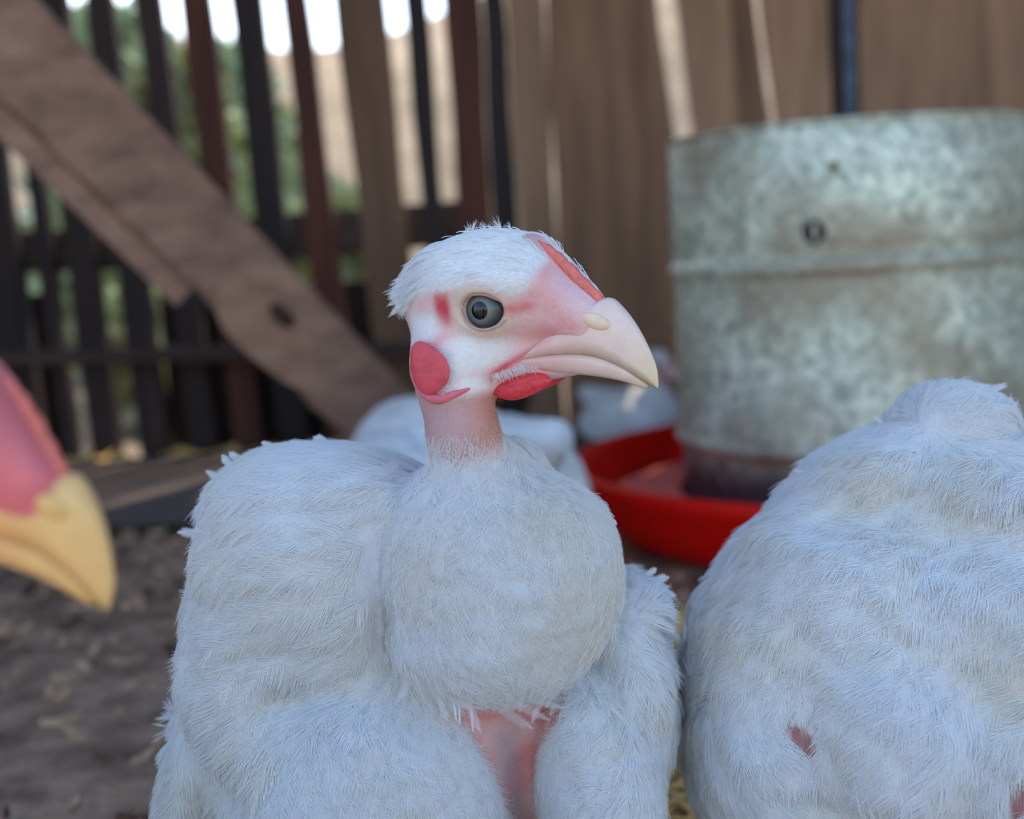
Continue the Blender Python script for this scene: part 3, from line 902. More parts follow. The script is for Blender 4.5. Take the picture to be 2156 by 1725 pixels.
# ---- board lying on the ground at the foot of the wall
f0 = on_floor(120, 1138); f1 = on_floor(420, 1122)
dv = Vector(f1 - f0); dv.z = 0; dv.normalize(); nv = Vector((-dv.y, dv.x, 0))
Rg = Matrix((dv, nv, Vector((0, 0, 1)))).transposed()
cg = Vector(f0) + dv * 0.12 + nv * 0.17
gb = tag(bm_mesh('ground_board', (lambda b: (box_bm(b, (0, 0, 0.014), 1.25, 0.30, 0.022, Rg, 0.004), b)[1])(bmesh.new()), mat_wood('ground_board_wood', srgb(52, 42, 40), srgb(74, 62, 60), srgb(94, 82, 78), 'X'),
                 loc=(cg.x, cg.y, 0)), 'dull grey-brown board lying on the ground along the wall foot', 'board')

# ---- litter on the floor
def flakes(name, n, xr, yr, size, mat, label, seed, thick=0.3):
    r = np.random.default_rng(seed); V = []; F = []
    for i in range(n):
        x = xr[0] + (xr[1] - xr[0]) * r.random(); y = yr[0] + (yr[1] - yr[0]) * r.random()
        if name == 'floor_litter' and 0.0 < x < 0.32 and 0.42 < y < 0.8: continue
        if math.hypot(x - 0.283, y - 1.07) < 0.25: continue
        L = size * (0.4 + r.random()); W = L * (0.3 + 0.4 * r.random()) * thick * 2; H = L * 0.18 * (0.5 + r.random())
        a = r.random() * 6.283; t = Vector((r.normal() * 0.2, r.normal() * 0.2, 1)).normalized()
        R = t.to_track_quat('Z', 'Y').to_matrix() @ Matrix.Rotation(a, 3, 'Z'); b = len(V)
        for k in range(2):
            for (u, v) in ((-1, -0.5), (0.1, -1), (1, -0.3), (0.8, 0.7), (-0.2, 1)):
                q = R @ Vector((u * L / 2 * (0.8 + 0.4 * r.random()), v * W / 2, (k - 0.3) * H + 0.12 * L * u * u)); V.append((x + q.x, y + q.y, 0.001 + q.z))
        F.append((b + 4, b + 3, b + 2, b + 1, b)); F.append((b + 5, b + 6, b + 7, b + 8, b + 9))
        for j in range(5): F.append((b + j, b + (j + 1) % 5, b + 5 + (j + 1) % 5, b + 5 + j))
    o = tag(mesh_np(name, np.array(V), F, M[mat[0]], None, (0, 0, 0), False), label, 'litter', kind='stuff')
    for k in mat[1:]: o.data.materials.append(M[k])
    if len(mat) > 1: o.data.polygons.foreach_set('material_index', np.repeat(r.random(len(F) // 7) < 0.34, 7).astype(int).tolist())
flakes('floor_litter', 3900, (-1.0, 1.2), (0.12, 1.40), 0.017, ('chip_pale', 'chip_dark'), 'pale and dark wood shavings scattered over the coop floor', 21)
flakes('straw', 260, (-0.62, -0.2), (1.43, 1.57), 0.05, ('straw',), 'yellow straw bits lying along the wall foot', 23, 0.12)
flakes('sun_gold_chips', 3200, (0.03, 0.30), (0.44, 0.80), 0.015, ('straw',), 'straw chips on the ground before the red pan, golden as if sunlit', 24)  # chips stand in for sunlit ground, the sunlight is in their golden colour

# ---- feeder
def mat_galv():
    m, n, l, b = new_mat('galvanised_sheet')
    mp = mapping(n, l); v = n.new('ShaderNodeTexVoronoi'); v.inputs['Scale'].default_value = 95
    t = noise(n, l, mp, 105, 5, 0.72); t2 = noise(n, l, mp, 9, 4, 0.6); t3 = noise(n, l, mp, 38, 4, 0.7)
    l.new(mp.outputs[0], v.inputs['Vector'])
    r = ramp(n, [(0.34, srgb(139, 143, 133)), (0.46, srgb(192, 195, 173)), (0.55, srgb(226, 226, 199)), (0.67, srgb(255, 255, 229))]); l.new(t.outputs[0], r.inputs[0])
    rr = ramp(n, [(0.44, (0, 0, 0, 1)), (0.64, (0.85, 0.85, 0.85, 1))]); l.new(t2.outputs[0], rr.inputs[0])
    mx = n.new('ShaderNodeMix'); mx.data_type = 'RGBA'; l.new(rr.outputs[0], mx.inputs[0])
    l.new(r.outputs[0], mx.inputs[6]); mx.inputs[7].default_value = srgb(158, 140, 114)
    # old feed dust and grime towards the foot, patchy
    tc = n.new('ShaderNodeTexCoord'); sp = n.new('ShaderNodeSeparateXYZ'); l.new(tc.outputs['Object'], sp.inputs[0])
    ad = n.new('ShaderNodeMath'); ad.operation = 'MULTIPLY_ADD'; ad.inputs[1].default_value = 0.05; l.new(t3.outputs[0], ad.inputs[0]); l.new(sp.outputs['Z'], ad.inputs[2])
    g = ramp(n, [(0.075, (1, 1, 1, 1)), (0.105, (0.25, 0.25, 0.25, 1)), (0.115, (0, 0, 0, 1))]); l.new(ad.outputs[0], g.inputs[0])
    mg = n.new('ShaderNodeMix'); mg.data_type = 'RGBA'; l.new(g.outputs[0], mg.inputs[0]); l.new(mx.outputs[2], mg.inputs[6]); mg.inputs[7].default_value = srgb(74, 66, 72)
    l.new(mg.outputs[2], b.inputs['Base Color'])
    b.inputs['Metallic'].default_value = 0.25; b.inputs['Roughness'].default_value = 0.55
    bump(n, l, t.outputs[0], b, 0.2, 0.001)
    return m
M['galv'] = mat_galv()
fc = pw(1781, 640, 1.05); fx, fy = fc[0], fc[1]
feeder = thing('poultry_feeder', 'grey galvanised drum feeder standing in a round red plastic pan', 'feeder', (fx, fy, 0))
def lathe(prof, n=96):
    rings = [[(r * math.cos(2 * math.pi * j / n), r * math.sin(2 * math.pi * j / n), z) for j in range(n)] for r, z in prof]
    return loft(rings, False)
zt = pw(1430, 300, 1.05)[2]; zm = pw(1420, 566, 1.05)[2]; zl = pw(1420, 925, 1.05)[2]; RD = 0.1445
prof = [(RD - 0.004, 0.012), (RD - 0.004, zl - 0.012), (RD - 0.001, zl - 0.008)]
for k in range(9): a = math.pi * k / 8; prof.append((RD + 0.0005 + 0.003 * math.sin(a), zl - 0.005 + 0.010 * k / 8))
prof += [(RD, zl + 0.01), (RD, zm - 0.012)]
for k in range(9): a = math.pi * k / 8; prof.append((RD + 0.0035 * math.sin(a), zm - 0.009 + 0.014 * k / 8))
prof += [(RD - 0.0015, zm + 0.008), (RD, zm + 0.012), (RD, zt - 0.006)]
for k in range(7): a = math.pi * k / 6; prof.append((RD - 0.001 + 0.0025 * math.sin(a), zt - 0.005 + 0.005 * k / 6))
prof += [(RD - 0.003, zt - 0.004), (RD - 0.003, 0.03), (RD - 0.006, 0.014), (RD - 0.004, 0.012)]
V_, F_ = lathe(prof); V_ = V_ + np.array([fx, fy, 0]); drum = mesh_np('drum', V_, F_, M['galv'], feeder, (fx, fy, 0))
def drum_pt(px_, py_, out=0.0):          # photo pixel -> point on the near side of the drum
    o = MW[:3, 3]; d = pw(px_, py_, 1.0) - o; c = np.array([fx, fy]); e = o[:2] - c
    A = d[:2] @ d[:2]; B2 = e @ d[:2]; Cc = e @ e - RD ** 2; s = (-B2 - math.sqrt(B2 * B2 - A * Cc)) / A
    q = o + d * s; nn = np.array([*(q[:2] - c) / RD, 0]); return q + nn * out, nn
for px_, py_, r_ in ((1714, 490, 0.0105), (1757, 352, 0.0045)):
    q, nn = drum_pt(px_, py_, 0.0004); R = np.array(Vector(nn).to_track_quat('Z', 'Y').to_matrix())
    V_, F_ = uv_ball((0, 0, 0), (r_, r_, 0.0012), None, 24, 8); hl = mesh_np('drum_hole', V_ @ R.T + q, F_, M['hole'], drum, (fx, fy, 0))
    rr_ = [[tuple((np.array([(r_ + 0.0018 * math.cos(b)) * math.cos(a), (r_ + 0.0018 * math.cos(b)) * math.sin(a), 0.0014 * math.sin(b)]) @ R.T + q)) for b in np.linspace(0, 6.283, 9)[:-1]] for a in np.linspace(0, 6.2832, 29)]
    V_, F_ = loft(rr_, False); mesh_np('hole_rim', V_, F_, M['galv'], drum, (fx, fy, 0))
    if r_ > 0.006:
        V_, F_ = uv_ball((0.0005, 0, 0.001), (0.0022, 0.008, 0.002), None, 12, 8); mesh_np('bolt', V_ @ R.T + q, F_, M['galv'], drum, (fx, fy, 0))
RP = 0.236; zr = pw(1200, 985, 1.05)[2]
prof = [(0.02, 0.006), (0.186, 0.006), (0.204, 0.012), (0.219, zr * 0.5), (RP - 0.010, zr - 0.012), (RP - 0.005, zr - 0.003), (RP - 0.001, zr), (RP + 0.004, zr - 0.001), (RP + 0.006, zr - 0.006), (RP + 0.003, zr - 0.012),
        (RP - 0.004, zr - 0.016), (0.223, zr * 0.45), (0.210, 0.008), (0.202, 0.001), (0.192, 0.0), (0.02, 0.0), (0.02, 0.006)]
V_, F_ = lathe(prof, 128); mesh_np('pan', V_ + np.array([fx, fy, 0]), F_, M['red_plastic'], feeder, (fx, fy, 0))
# feed dust lying in the pan around the drum
rg = np.random.default_rng(5); V_ = []; n_a, n_r = 120, 10
for i in range(n_r):
    for j in range(n_a):
        a = 2 * math.pi * j / n_a; r = 0.1465 + (0.206 - 0.1465) * i / (n_r - 1)
        V_.append((fx + r * math.cos(a), fy + r * math.sin(a), 0.026 + 0.004 * (1 - i / (n_r - 1)) + 0.0022 * rg.random()))
F_ = [(i * n_a + j, (i + 1) * n_a + j, (i + 1) * n_a + (j + 1) % n_a, i * n_a + (j + 1) % n_a) for i in range(n_r - 1) for j in range(n_a)]
tag(mesh_np('feed', V_, F_, mat_plain('pinkish_feed', srgb(232, 112, 104), 0.9, scale=220, var=0.35, bump=0.6, dist=0.003)), 'pinkish feed dust lying in the red pan round the drum', 'feed', kind='stuff')
# hanging strap and cross bar inside the drum top
q = pw(1769, 120, 1.05)
bm = bmesh.new(); box_bm(bm, (q[0] - fx, 0, (1.125 + zt - 0.03) / 2), 0.0095, 0.003, 1.125 - zt + 0.03)
bm_mesh('hanging_strap', bm, M['wire'], feeder)
bm = bmesh.new(); box_bm(bm, (0, 0, zt - 0.03), 2 * RD - 0.006, 0.012, 0.004)
bm_mesh('cross_bar', bm, M['wire'], feeder)

# ------------------------------------------------------------------ chickens
def px_of(P): return CX + P[:, 0] / P[:, 2] * FPX, CY - P[:, 1] / P[:, 2] * FPX

def orient_out(V, F):
    T = np.concatenate([F[:, [0, 1, 2]], F[:, [0, 2, 3]]])
    vol = np.einsum('ij,ij->i', V[T[:, 0]], np.cross(V[T[:, 1]], V[T[:, 2]])).sum()
    return F if vol > 0 else F[:, ::-1]

def build_body(sdf, axx, ayy, azz, H=None, hk=30, smooth=2):
    """body (and the head H blended into it) as one closed surface, in the body's own space"""
    X = axx[:, None, None].astype(np.float32); Y = ayy[None, :, None].astype(np.float32); Z = azz[None, None, :].astype(np.float32)
    D = sdf(X, Y, Z) + np.zeros((len(axx), len(ayy), len(azz)), np.float32)
    if H is not None:
        R = 420 * H.s
        s = [slice(max(0, np.searchsorted(a, c - R)), np.searchsorted(a, c + R)) for a, c in zip((axx, ayy, azz), H.o)]
        x, y, z = X[s[0]] - H.o[0], Y[:, s[1]] - H.o[1], Z[:, :, s[2]] - H.o[2]
        h = [(x * v[0] + y * v[1] + z * v[2]) / H.s for v in (H.f, H.l, H.u)]
        D[s[0], s[1], s[2]] = smin(D[s[0], s[1], s[2]], head_sdf(*h).astype(np.float32) * H.s, hk * H.s)
    V, F = surface_nets(D, axx, ayy, azz)
    if smooth: V = relax(V, F, smooth, 0.5)
    F = orient_out(V - V.mean(0), F)
    return V, F

def bvh_of(V, F): return BVHTree.FromPolygons(V.tolist(), F.tolist())

# ================= the chicken in the middle
Hm = Head(pix(1041, 632, 360), (math.cos(math.radians(25)), 0, -math.sin(math.radians(25))), (0.02, 1, -0.22))
def E(X, Y, Z, px_, py_, z, rx, ry, rz, rot=0, yaw=0):
    s = z / FPX
    R = rotm('Z', rot) @ rotm('Y', yaw)
    return sd_ell(X, Y, Z, pix(px_, py_, z), (rx * s, ry * s, rz), R)
def Cn(X, Y, Z, a, ra, b, rb): return sd_cone(X, Y, Z, pix(*a), ra * a[2] / FPX, pix(*b), rb * b[2] / FPX)
def main_sdf(X, Y, Z):
    d = E(X, Y, Z, 900, 1440, 420, 400, 400, 58, 0)                   # trunk
    d = smin(d, E(X, Y, Z, 800, 1330, 450, 330, 330, 60), 20)            # back
    w = E(X, Y, Z, 624, 1215, 394, 202, 250, 44, 0)                     # shoulder and folded wing, left
    w = smin(w, E(X, Y, Z, 532, 1450, 398, 122, 240, 42, 4), 14)
    w = smin(w, E(X, Y, Z, 448, 1640, 405, 84, 230, 40, -6), 8)
    w = smin(w, E(X, Y, Z, 640, 1050, 402, 170, 92, 38, 3), 14)
    w = smin(w, E(X, Y, Z, 800, 1050, 394, 140, 88, 36, -4), 14)
    w = smin(w, E(X, Y, Z, 740, 1240, 392, 110, 220, 38, 0), 14)
    d = smin(d, w, 8)
    t = E(X, Y, Z, 770, 1690, 374, 300, 245, 34, -10)                   # lower breast, left half
    d = smin(d, t, 10)
    t = E(X, Y, Z, 1255, 1640, 378, 128, 250, 34, 10)                   # right half
    d = smin(d, t, 6)
    w = E(X, Y, Z, 1315, 1450, 396, 96, 235, 36, 3)                      # right wing
    w = smin(w, E(X, Y, Z, 1345, 1275, 394, 48, 75, 22, 10), 5)
    d = smin(d, w, 5)
    n = Cn(X, Y, Z, (948, 770, 362), 86, (978, 925, 363), 68)             # neck
    n = smin(n, Cn(X, Y, Z, (978, 925, 363), 68, (1015, 1090, 370), 130), 6)
    n = smin(n, Cn(X, Y, Z, (1075, 1000, 380), 72, (1105, 1135, 376), 142), 14)
    d = smin(d, n, 6)
    c = E(X, Y, Z, 1050, 1236, 370, 244, 226, 31, 0)                     # crop
    c = smin(c, E(X, Y, Z, 1160, 1195, 372, 110, 165, 24, -14), 14)
    c = smin(c, E(X, Y, Z, 965, 1130, 372, 130, 150, 22), 14)
    c = smin(c, E(X, Y, Z, 1010, 1370, 366, 170, 100, 22), 10)
    d = smin(d, c, 5)
    d = smin(d, E(X, Y, Z, 860, 1880, 410, 330, 160, 50), 16)
    return d
def main_all(X, Y, Z):
    d = main_sdf(X, Y, Z)
    # legs: built upright in the world, given here in camera space
    for hip, ank, toes in LEGS:
        d = smin(d, sd_cone(X, Y, Z, hip, 13, ank[0], 6.5), 10)
        d = smin(d, sd_cone(X, Y, Z, ank[0], 6.0, ank[1], 4.6), 3)
        for a, b in toes: d = smin(d, sd_cone(X, Y, Z, a, 4.2, b, 2.2), 2.5)
    return d
MWi = np.linalg.inv(MW)
def world2cam(P):
    P = np.asarray(P, float); Q = P @ MWi[:3, :3].T + MWi[:3, 3]
    return Q * np.array([1, 1, -1.0]) * 1000
def leg(hip_px, foot_w, ang):
    hip = pix(*hip_px); f = Vector(foot_w)
    knee = world2cam(np.array(f) + np.array([-0.012 * math.cos(ang), -0.012 * math.sin(ang), 0.052])); foot = world2cam(np.array(f) + np.array([0, 0, 0.006]))
    toes = []
    for da, L in ((0, 0.036), (0.55, 0.030), (-0.55, 0.030), (math.pi, 0.016)):
        toes.append((foot, world2cam(np.array(f) + np.array([L * math.cos(ang + da), L * math.sin(ang + da), 0.0035]))))
    return hip, (knee, foot), toes
g0 = cam2world(pix(880, 1500, 412))
LEGS = [leg((760, 1760, 400), (g0[0] - 0.022, g0[1] - 0.002, 0), -1.2), leg((1090, 1800, 405), (g0[0] + 0.026, g0[1] + 0.004, 0), -1.0)]
ax = axis(-106, 62, 2.0, (pix(815, 0, 350)[0], pix(1400, 0, 350)[0], 0.75))
ay = axis(-190, 62, 2.0, (pix(0, 960, 350)[1], 62, 0.75))
az = axis(310, 500, 2.2, (326, 386, 0.85))
V, F = build_body(main_all, ax, ay, az, Hm, 40, 1)
def lumps(V, F, amp, scale, keep, seed):
    """feather tracts: soft swellings of the plumage"""
    N = vnormals(V, F); n_ = fbm(V * np.array([0.8, 1.25, 1.0]), scale, seed, 3)
    return V + N * (amp * n_ * keep)[:, None]
x_, y_ = CX + V[:, 0] / V[:, 2] * FPX, CY - V[:, 1] / V[:, 2] * FPX
keep = sstep(y_, 985, 1040) * (1 - sstep(140 - np.abs(x_ - 1080), 0, 50) * (y_ > 1440)) * (V[:, 1] > -150)
keep = keep * (1 - 0.55 * (((x_ - 1060) / 270) ** 2 + ((y_ - 1230) / 250) ** 2 < 1))
V = lumps(V, F, 1.1, 0.26, keep, 61)
h = Hm.inv(V)
hd = np.linalg.norm((h - np.array([20, 0, -20])) / np.array([300, 230, 240]), axis=1)
px_y = CY - V[:, 1] / V[:, 2] * FPX; px_x = CX + V[:, 0] / V[:, 2] * FPX
pinkskin = np.array(srgb(212, 166, 158)[:3]); raw = np.array(srgb(204, 120, 114)[:3])
jz = fbm(V, 0.35, 9)
# bare neck
neck = (1 - sstep(px_y + 26 * jz, 930, 1000)) * (px_y > 640) * (1 - sstep(px_x, 1050, 1066) * (px_y > 860))
col = np.tile(WHITE * 0.74, (len(V), 1))
ncol = np.array(srgb(198, 156, 156)[:3]) * (1 - 0.0) + 0
ncol = ncol + (np.array(srgb(200, 134, 112)[:3]) - ncol) * sstep(px_x, 950, 1040)[:, None]
col = col * (1 - neck[:, None]) + ncol * neck[:, None]
# bare keel strip below the crop
kc = np.interp(px_y, [1400, 1480, 1560, 1640, 1725, 1900], [1075, 1080, 1068, 1082, 1098, 1100]); kw = np.interp(px_y, [1400, 1480, 1560, 1640, 1725, 1900], [165, 155, 92, 58, 32, 10])
keel = (1 - sstep(np.abs(px_x - kc) + 10 * jz, kw * 0.9, kw * 1.25 + 6)) * sstep(px_y, 1448, 1462) * (V[:, 2] < 400)
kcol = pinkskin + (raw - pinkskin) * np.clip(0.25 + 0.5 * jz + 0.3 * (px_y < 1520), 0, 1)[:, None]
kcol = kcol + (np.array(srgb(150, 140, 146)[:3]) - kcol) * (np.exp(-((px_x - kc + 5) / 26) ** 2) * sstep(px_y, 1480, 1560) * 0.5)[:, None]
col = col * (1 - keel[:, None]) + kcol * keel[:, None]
isleg = sstep(-V[:, 1], 150, 165)
col = col * (1 - isleg[:, None]) + np.array(srgb(222, 186, 140)[:3]) * isleg[:, None]
hc = head_colors(h); hw = 1 - sstep(hd, 0.95, 1.08)
# below the jaw at the back the bare neck takes over
hw = hw * (1 - sstep(-h[:, 2] - 0.0 * h[:, 0], 165, 200))
col = col * (1 - hw[:, None]) + hc * hw[:, None]
lobe_red = np.exp(-(((h[:, 0] + 100) / 62) ** 4 + ((h[:, 2] + 132) / 70) ** 4))
hen = thing('chicken', 'white chicken with bare pink neck, facing right in sharp focus in the middle', 'chicken', (g0[0], g0[1], 0), 'white chickens')
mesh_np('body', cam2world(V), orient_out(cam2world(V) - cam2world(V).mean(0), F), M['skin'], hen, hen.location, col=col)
bvh = bvh_of(V, F)
head_parts(Hm, cam2world, hen, 'beak', bvh)

flow = idw_flow([
    (700, 960, 400, -1, 0.15, 0.2), (500, 1020, 395, -1, -0.05, 0.3), (430, 1150, 390, -1, -0.15, 0.4), (620, 1100, 350, -1, -0.18, 0.0), (760, 1080, 350, -1, -0.12, 0),
    (600, 1280, 350, -1, -0.35, 0), (480, 1330, 360, -0.8, -0.6, 0.2), (740, 1380, 355, -0.5, -0.7, 0), (420, 1480, 380, -0.35, -1, 0.2), (560, 1520, 360, -0.5, -0.9, 0),
    (400, 1680, 390, -0.25, -1, 0.2), (700, 1560, 345, 0.5, -0.8, 0), (900, 1600, 340, 0.95, -0.45, 0), (1000, 1680, 345, 1, -0.35, 0), (780, 1720, 340, 0.4, -0.9, 0),
    (980, 1010, 355, 0.1, -1, 0), (900, 1150, 340, -0.35, -1, 0), (1060, 1180, 330, 0.1, -1, 0), (1060, 1350, 330, 0.15, -1, 0), (1200, 1150, 345, 0.35, -1, 0.1), (1260, 1300, 350, 0.0, -1, 0.2),
    (880, 1350, 340, -0.35, -0.9, 0), (1150, 1440, 345, 0.25, -0.9, 0), (860, 1440, 350, -0.4, -0.6, 0), (1000, 1440, 340, 0.3, -0.9, 0),
    (1200, 1600, 345, -0.95, -0.5, 0), (1180, 1700, 350, -0.95, -0.4, 0), (1290, 1560, 350, -0.2, -1, 0), (1340, 1250, 380, 0.9, 0.1, 0.3), (1380, 1400, 390, 0.5, -0.8, 0.4), (1370, 1600, 385, 0.1, -1, 0.3),
    (1180, 1020, 372, 0.6, -0.8, 0.2)])

def bare(P):
    x, y = px_of(P); k = np.interp(y, [1400, 1480, 1560, 1640, 1725, 1900], [1075, 1080, 1068, 1082, 1098, 1100]); w = np.interp(y, [1400, 1480, 1560, 1640, 1725, 1900], [150, 142, 80, 48, 26, 10])
    b = (np.abs(x - k) < w) & (y > 1440)
    return b | (y < 958 + 14 * np.sin(x * 0.08) + 12 * np.sin(x * 0.23)) & (x > 860) & (x < 1062) | (y < 940) & (x > 830) & (x < 1500) & (P[:, 2] < 392) & ((x < 1056) | (y < 880)) | (P[:, 1] < -150)
stains = [(1150, 1080, 350, 14, 0.9), (470, 1440, 375, 12, 1.0), (560, 1540, 365, 12, 0.9), (880, 1180, 345, 14, 0.5), (440, 1280, 380, 12, 0.7), (940, 1160, 345, 12, 0.5), (1230, 1330, 350, 16, 0.5), (1330, 1690, 370, 16, 0.5)]
strands = []
def add(t): strands.append(t)
def front(P): return (P[:, 2] < 430) & ~bare(P)
# contour feathers over shoulder and wing
P0 = sample_surface(V, F, 8800, lambda P: front(P).astype(float), 1)
x, y = px_of(P0)
wing = ((x < 830 - 0.05 * (y - 1000)) & (y < 1500)) | (x < 600)
wing |= (x > 1310) & (y > 1190)
crop = ((x - 1060) / 290) ** 2 + ((y - 1200) / 275) ** 2 < 1
W_ = P0[wing & ~crop]
r0 = np.random.default_rng(3)
xw, yw = px_of(W_)
Lw = np.where((yw > 1450) & (xw < 600), 18, 13) * (0.75 + 0.5 * r0.random(len(W_))); Ww = 7.0 * (0.8 + 0.4 * r0.random(len(W_)))
add(make_feathers(bvh, W_, flow, Lw, Ww, 70, 0.8, 4, plumage_tint(W_, 31, stains), rad=0.085, spread=0.68))
L_ = P0[~wing & ~crop]
add(make_feathers(bvh, L_, flow, 8 * (0.6 + 0.7 * r0.random(len(L_))), 3.6 * (0.8 + 0.4 * r0.random(len(L_))), 40, 0.6, 5, plumage_tint(L_, 32, stains), rad=0.07, spread=0.9))
C_ = P0[crop & ~wing]
add(make_feathers(bvh, C_, flow, 6.5 * (0.6 + 0.8 * r0.random(len(C_))), 3.6 * (0.8 + 0.4 * r0.random(len(C_))), 40, 0.6, 6, plumage_tint(C_, 33, stains), rad=0.065, spread=1.0))
# long narrow flight feathers folded down the left side
nq = 22; qx = np.linspace(500, 660, nq) + r0.normal(0, 8, nq); qy = 1400 + 60 * np.sin(np.linspace(0, 2.5, nq)) + r0.normal(0, 16, nq)
Q_ = np.array([pix(a, c, 352) for a, c in zip(qx, qy)])
add(make_feathers(bvh, Q_, lambda P: unit(np.stack([-0.06 + 0 * P[:, 0], -np.ones(len(P)), 0.1 * np.ones(len(P))], 1)), 38 * (0.8 + 0.4 * r0.random(nq)), 4.2 * np.ones(nq), 150, 0.9, 25, plumage_tint(Q_, 40) * np.array([1, 0.985, 0.94]), rad=0.10, spread=0.45))
# loose down over everything feathered
P1 = sample_surface(V, F, 80000, lambda P: front(P).astype(float), 2)
add(make_down(bvh, P1, flow, 4.0 * (0.4 + r0.random(len(P1))), 7, plumage_tint(P1, 34, stains), rise=0.30, rad=0.05, jitter=0.8, curl=0.4))
# feathers whose tips stand clear of the outline
tips = np.array([pix(*t) for t in ((440, 1125, 392), (470, 1012, 396), (520, 985, 398), (505, 1000, 396), (590, 968, 398), (690, 958, 398), (420, 1250, 392), (425, 1195, 392), (640, 962, 398), (455, 1050, 394), (1380, 1215, 390), (1385, 1245, 388), (1360, 1205, 390), (1400, 1330, 392), (1230, 1085, 372), (1262, 1120, 372), (1245, 1105, 372), (1280, 1150, 372))])
tipd = np.array([(-1, .1, 0), (-.8, .5, 0), (-.8, .45, 0), (-.7, .6, 0), (-1, .35, 0), (-.9, .5, 0), (-1, -.3, 0), (-1, -.1, 0), (-1, .25, 0), (-1, .2, 0), (1, .35, 0), (1, -.1, 0), (.8, .6, 0), (.9, -.5, 0), (.7, -.7, 0), (.7, -.7, 0), (.7, -.7, 0), (.6, -.8, 0)], float)
tl = np.array([8, 6, 6, 6, 6, 6, 2, 2, 5, 5, 6, 6, 5, 6, 3, 3, 3, 3.])
tp_, tn_ = nearest(bvh, tips)
for rep_ in range(2):
    add(free_feathers(tp_ + r0.normal(0, 0.25, tips.shape), tipd + r0.normal(0, 0.05, tips.shape), tl * (0.95 - 0.2 * rep_), tl * 0.36, 60, 60 + rep_, np.tile(WHITE, (len(tips), 1)), rad=0.06, spread=0.55))
# long soft fringe hanging from the lower edge of the crop
P6 = sample_surface(V, F, 3400, lambda P: ((px_of(P)[1] > 1400) & (px_of(P)[1] < 1475) & (px_of(P)[0] > 850) & (px_of(P)[0] < 1260) & (P[:, 2] < 392)).astype(float), 16)
fl_fr = lambda P: unit(np.stack([0.35 + 0.9 * fbm(P, 0.25, 19), -np.ones(len(P)), 0.1 * np.ones(len(P))], 1))
add(make_down(bvh, P6, fl_fr, 7.5 * (0.4 + r0.random(len(P6))), 17, plumage_tint(P6, 37), rise=0.15, rad=0.05, jitter=0.35, curl=0.4))
t6 = P6[:60]
add(make_feathers(bvh, t6, fl_fr, 8 * (0.6 + 0.8 * r0.random(len(t6))), 2.4 * np.ones(len(t6)), 40, 1.0, 18, plumage_tint(t6, 38), rad=0.06, spread=0.6))
# soft edges reaching over the bare strip from both sides
def edge_w(P):
    x, y = px_of(P); k = np.interp(y, [1400, 1480, 1560, 1640, 1725, 1900], [1075, 1080, 1068, 1082, 1098, 1100]); w = np.interp(y, [1400, 1480, 1560, 1640, 1725, 1900], [150, 142, 80, 48, 26, 10])
    a = np.abs(x - k); return (a > w - 4) & (a < w + 34) & (y > 1455) & (y < 1780) & (P[:, 2] < 395)
P7 = sample_surface(V, F, 3600, lambda P: edge_w(P).astype(float), 20)
def fl_e(P):
    x, y = px_of(P); k = np.interp(y, [1480, 1560, 1640, 1725], [1080, 1068, 1082, 1098]); return unit(np.stack([np.sign(k - x), -0.45 + 0 * x, -0.1 + 0 * x], 1))
add(make_down(bvh, P7, fl_e, 6.0 * (0.4 + r0.random(len(P7))), 22, plumage_tint(P7, 39), rise=0.22, rad=0.055, jitter=0.35, curl=0.3))
# single curled feathers and bare quills round the bare strip
cf = np.array([pix(*t) for t in ((985, 1455, 352), (1040, 1470, 354), (1075, 1468, 354), (1110, 1462, 356), (1205, 1432, 362), (1222, 1440, 362), (1180, 1440, 360), (930, 1440, 352), (860, 1435, 352), (1140, 1452, 358))])
cd_ = np.array([(.5, -.7, -.2), (.95, -.28, -.2), (1, -.18, -.2), (.9, .05, -.2), (.8, -.45, -.3), (.5, -.8, -.3), (-.7, -.5, -.2), (.5, -.6, -.2), (-.4, -.7, -.1), (-.5, -.6, -.2)], float)
cl_ = np.array([10, 13, 12, 10, 12, 9, 8, 9, 9, 9.]); cp_, cn_ = nearest(bvh, cf)
add(free_feathers(cp_ - cn_ * 0.3, cd_ + cn_ * 0.35, cl_, cl_ * 0.30, 44, 66, np.tile(WHITE, (len(cf), 1)), rad=0.045, spread=0.42, sag=-0.18))
qf = np.array([pix(*t) for t in ((952, 1490, 350), (962, 1505, 350), (985, 1530, 350), (996, 1552, 352), (1004, 1575, 352), (1018, 1600, 352))]); qp_, qn_ = nearest(bvh, qf)
qd_ = unit(np.array([(.25, -1, -.2), (.1, -1, -.3), (.15, -1, -.25), (.1, -1, -.25), (.25, -1, -.2), (.2, -1, -.2)]) + qn_ * 0.3)
add((qp_[:, None] + qd_[:, None] * np.linspace(0, 1, 4)[None, :, None] * np.array([6, 7, 8, 6, 5, 5.])[:, None, None], np.tile(np.array([0.42, 0.4, 0.34, 0.12]), (6, 1)), np.tile(WHITE, (6, 1))))
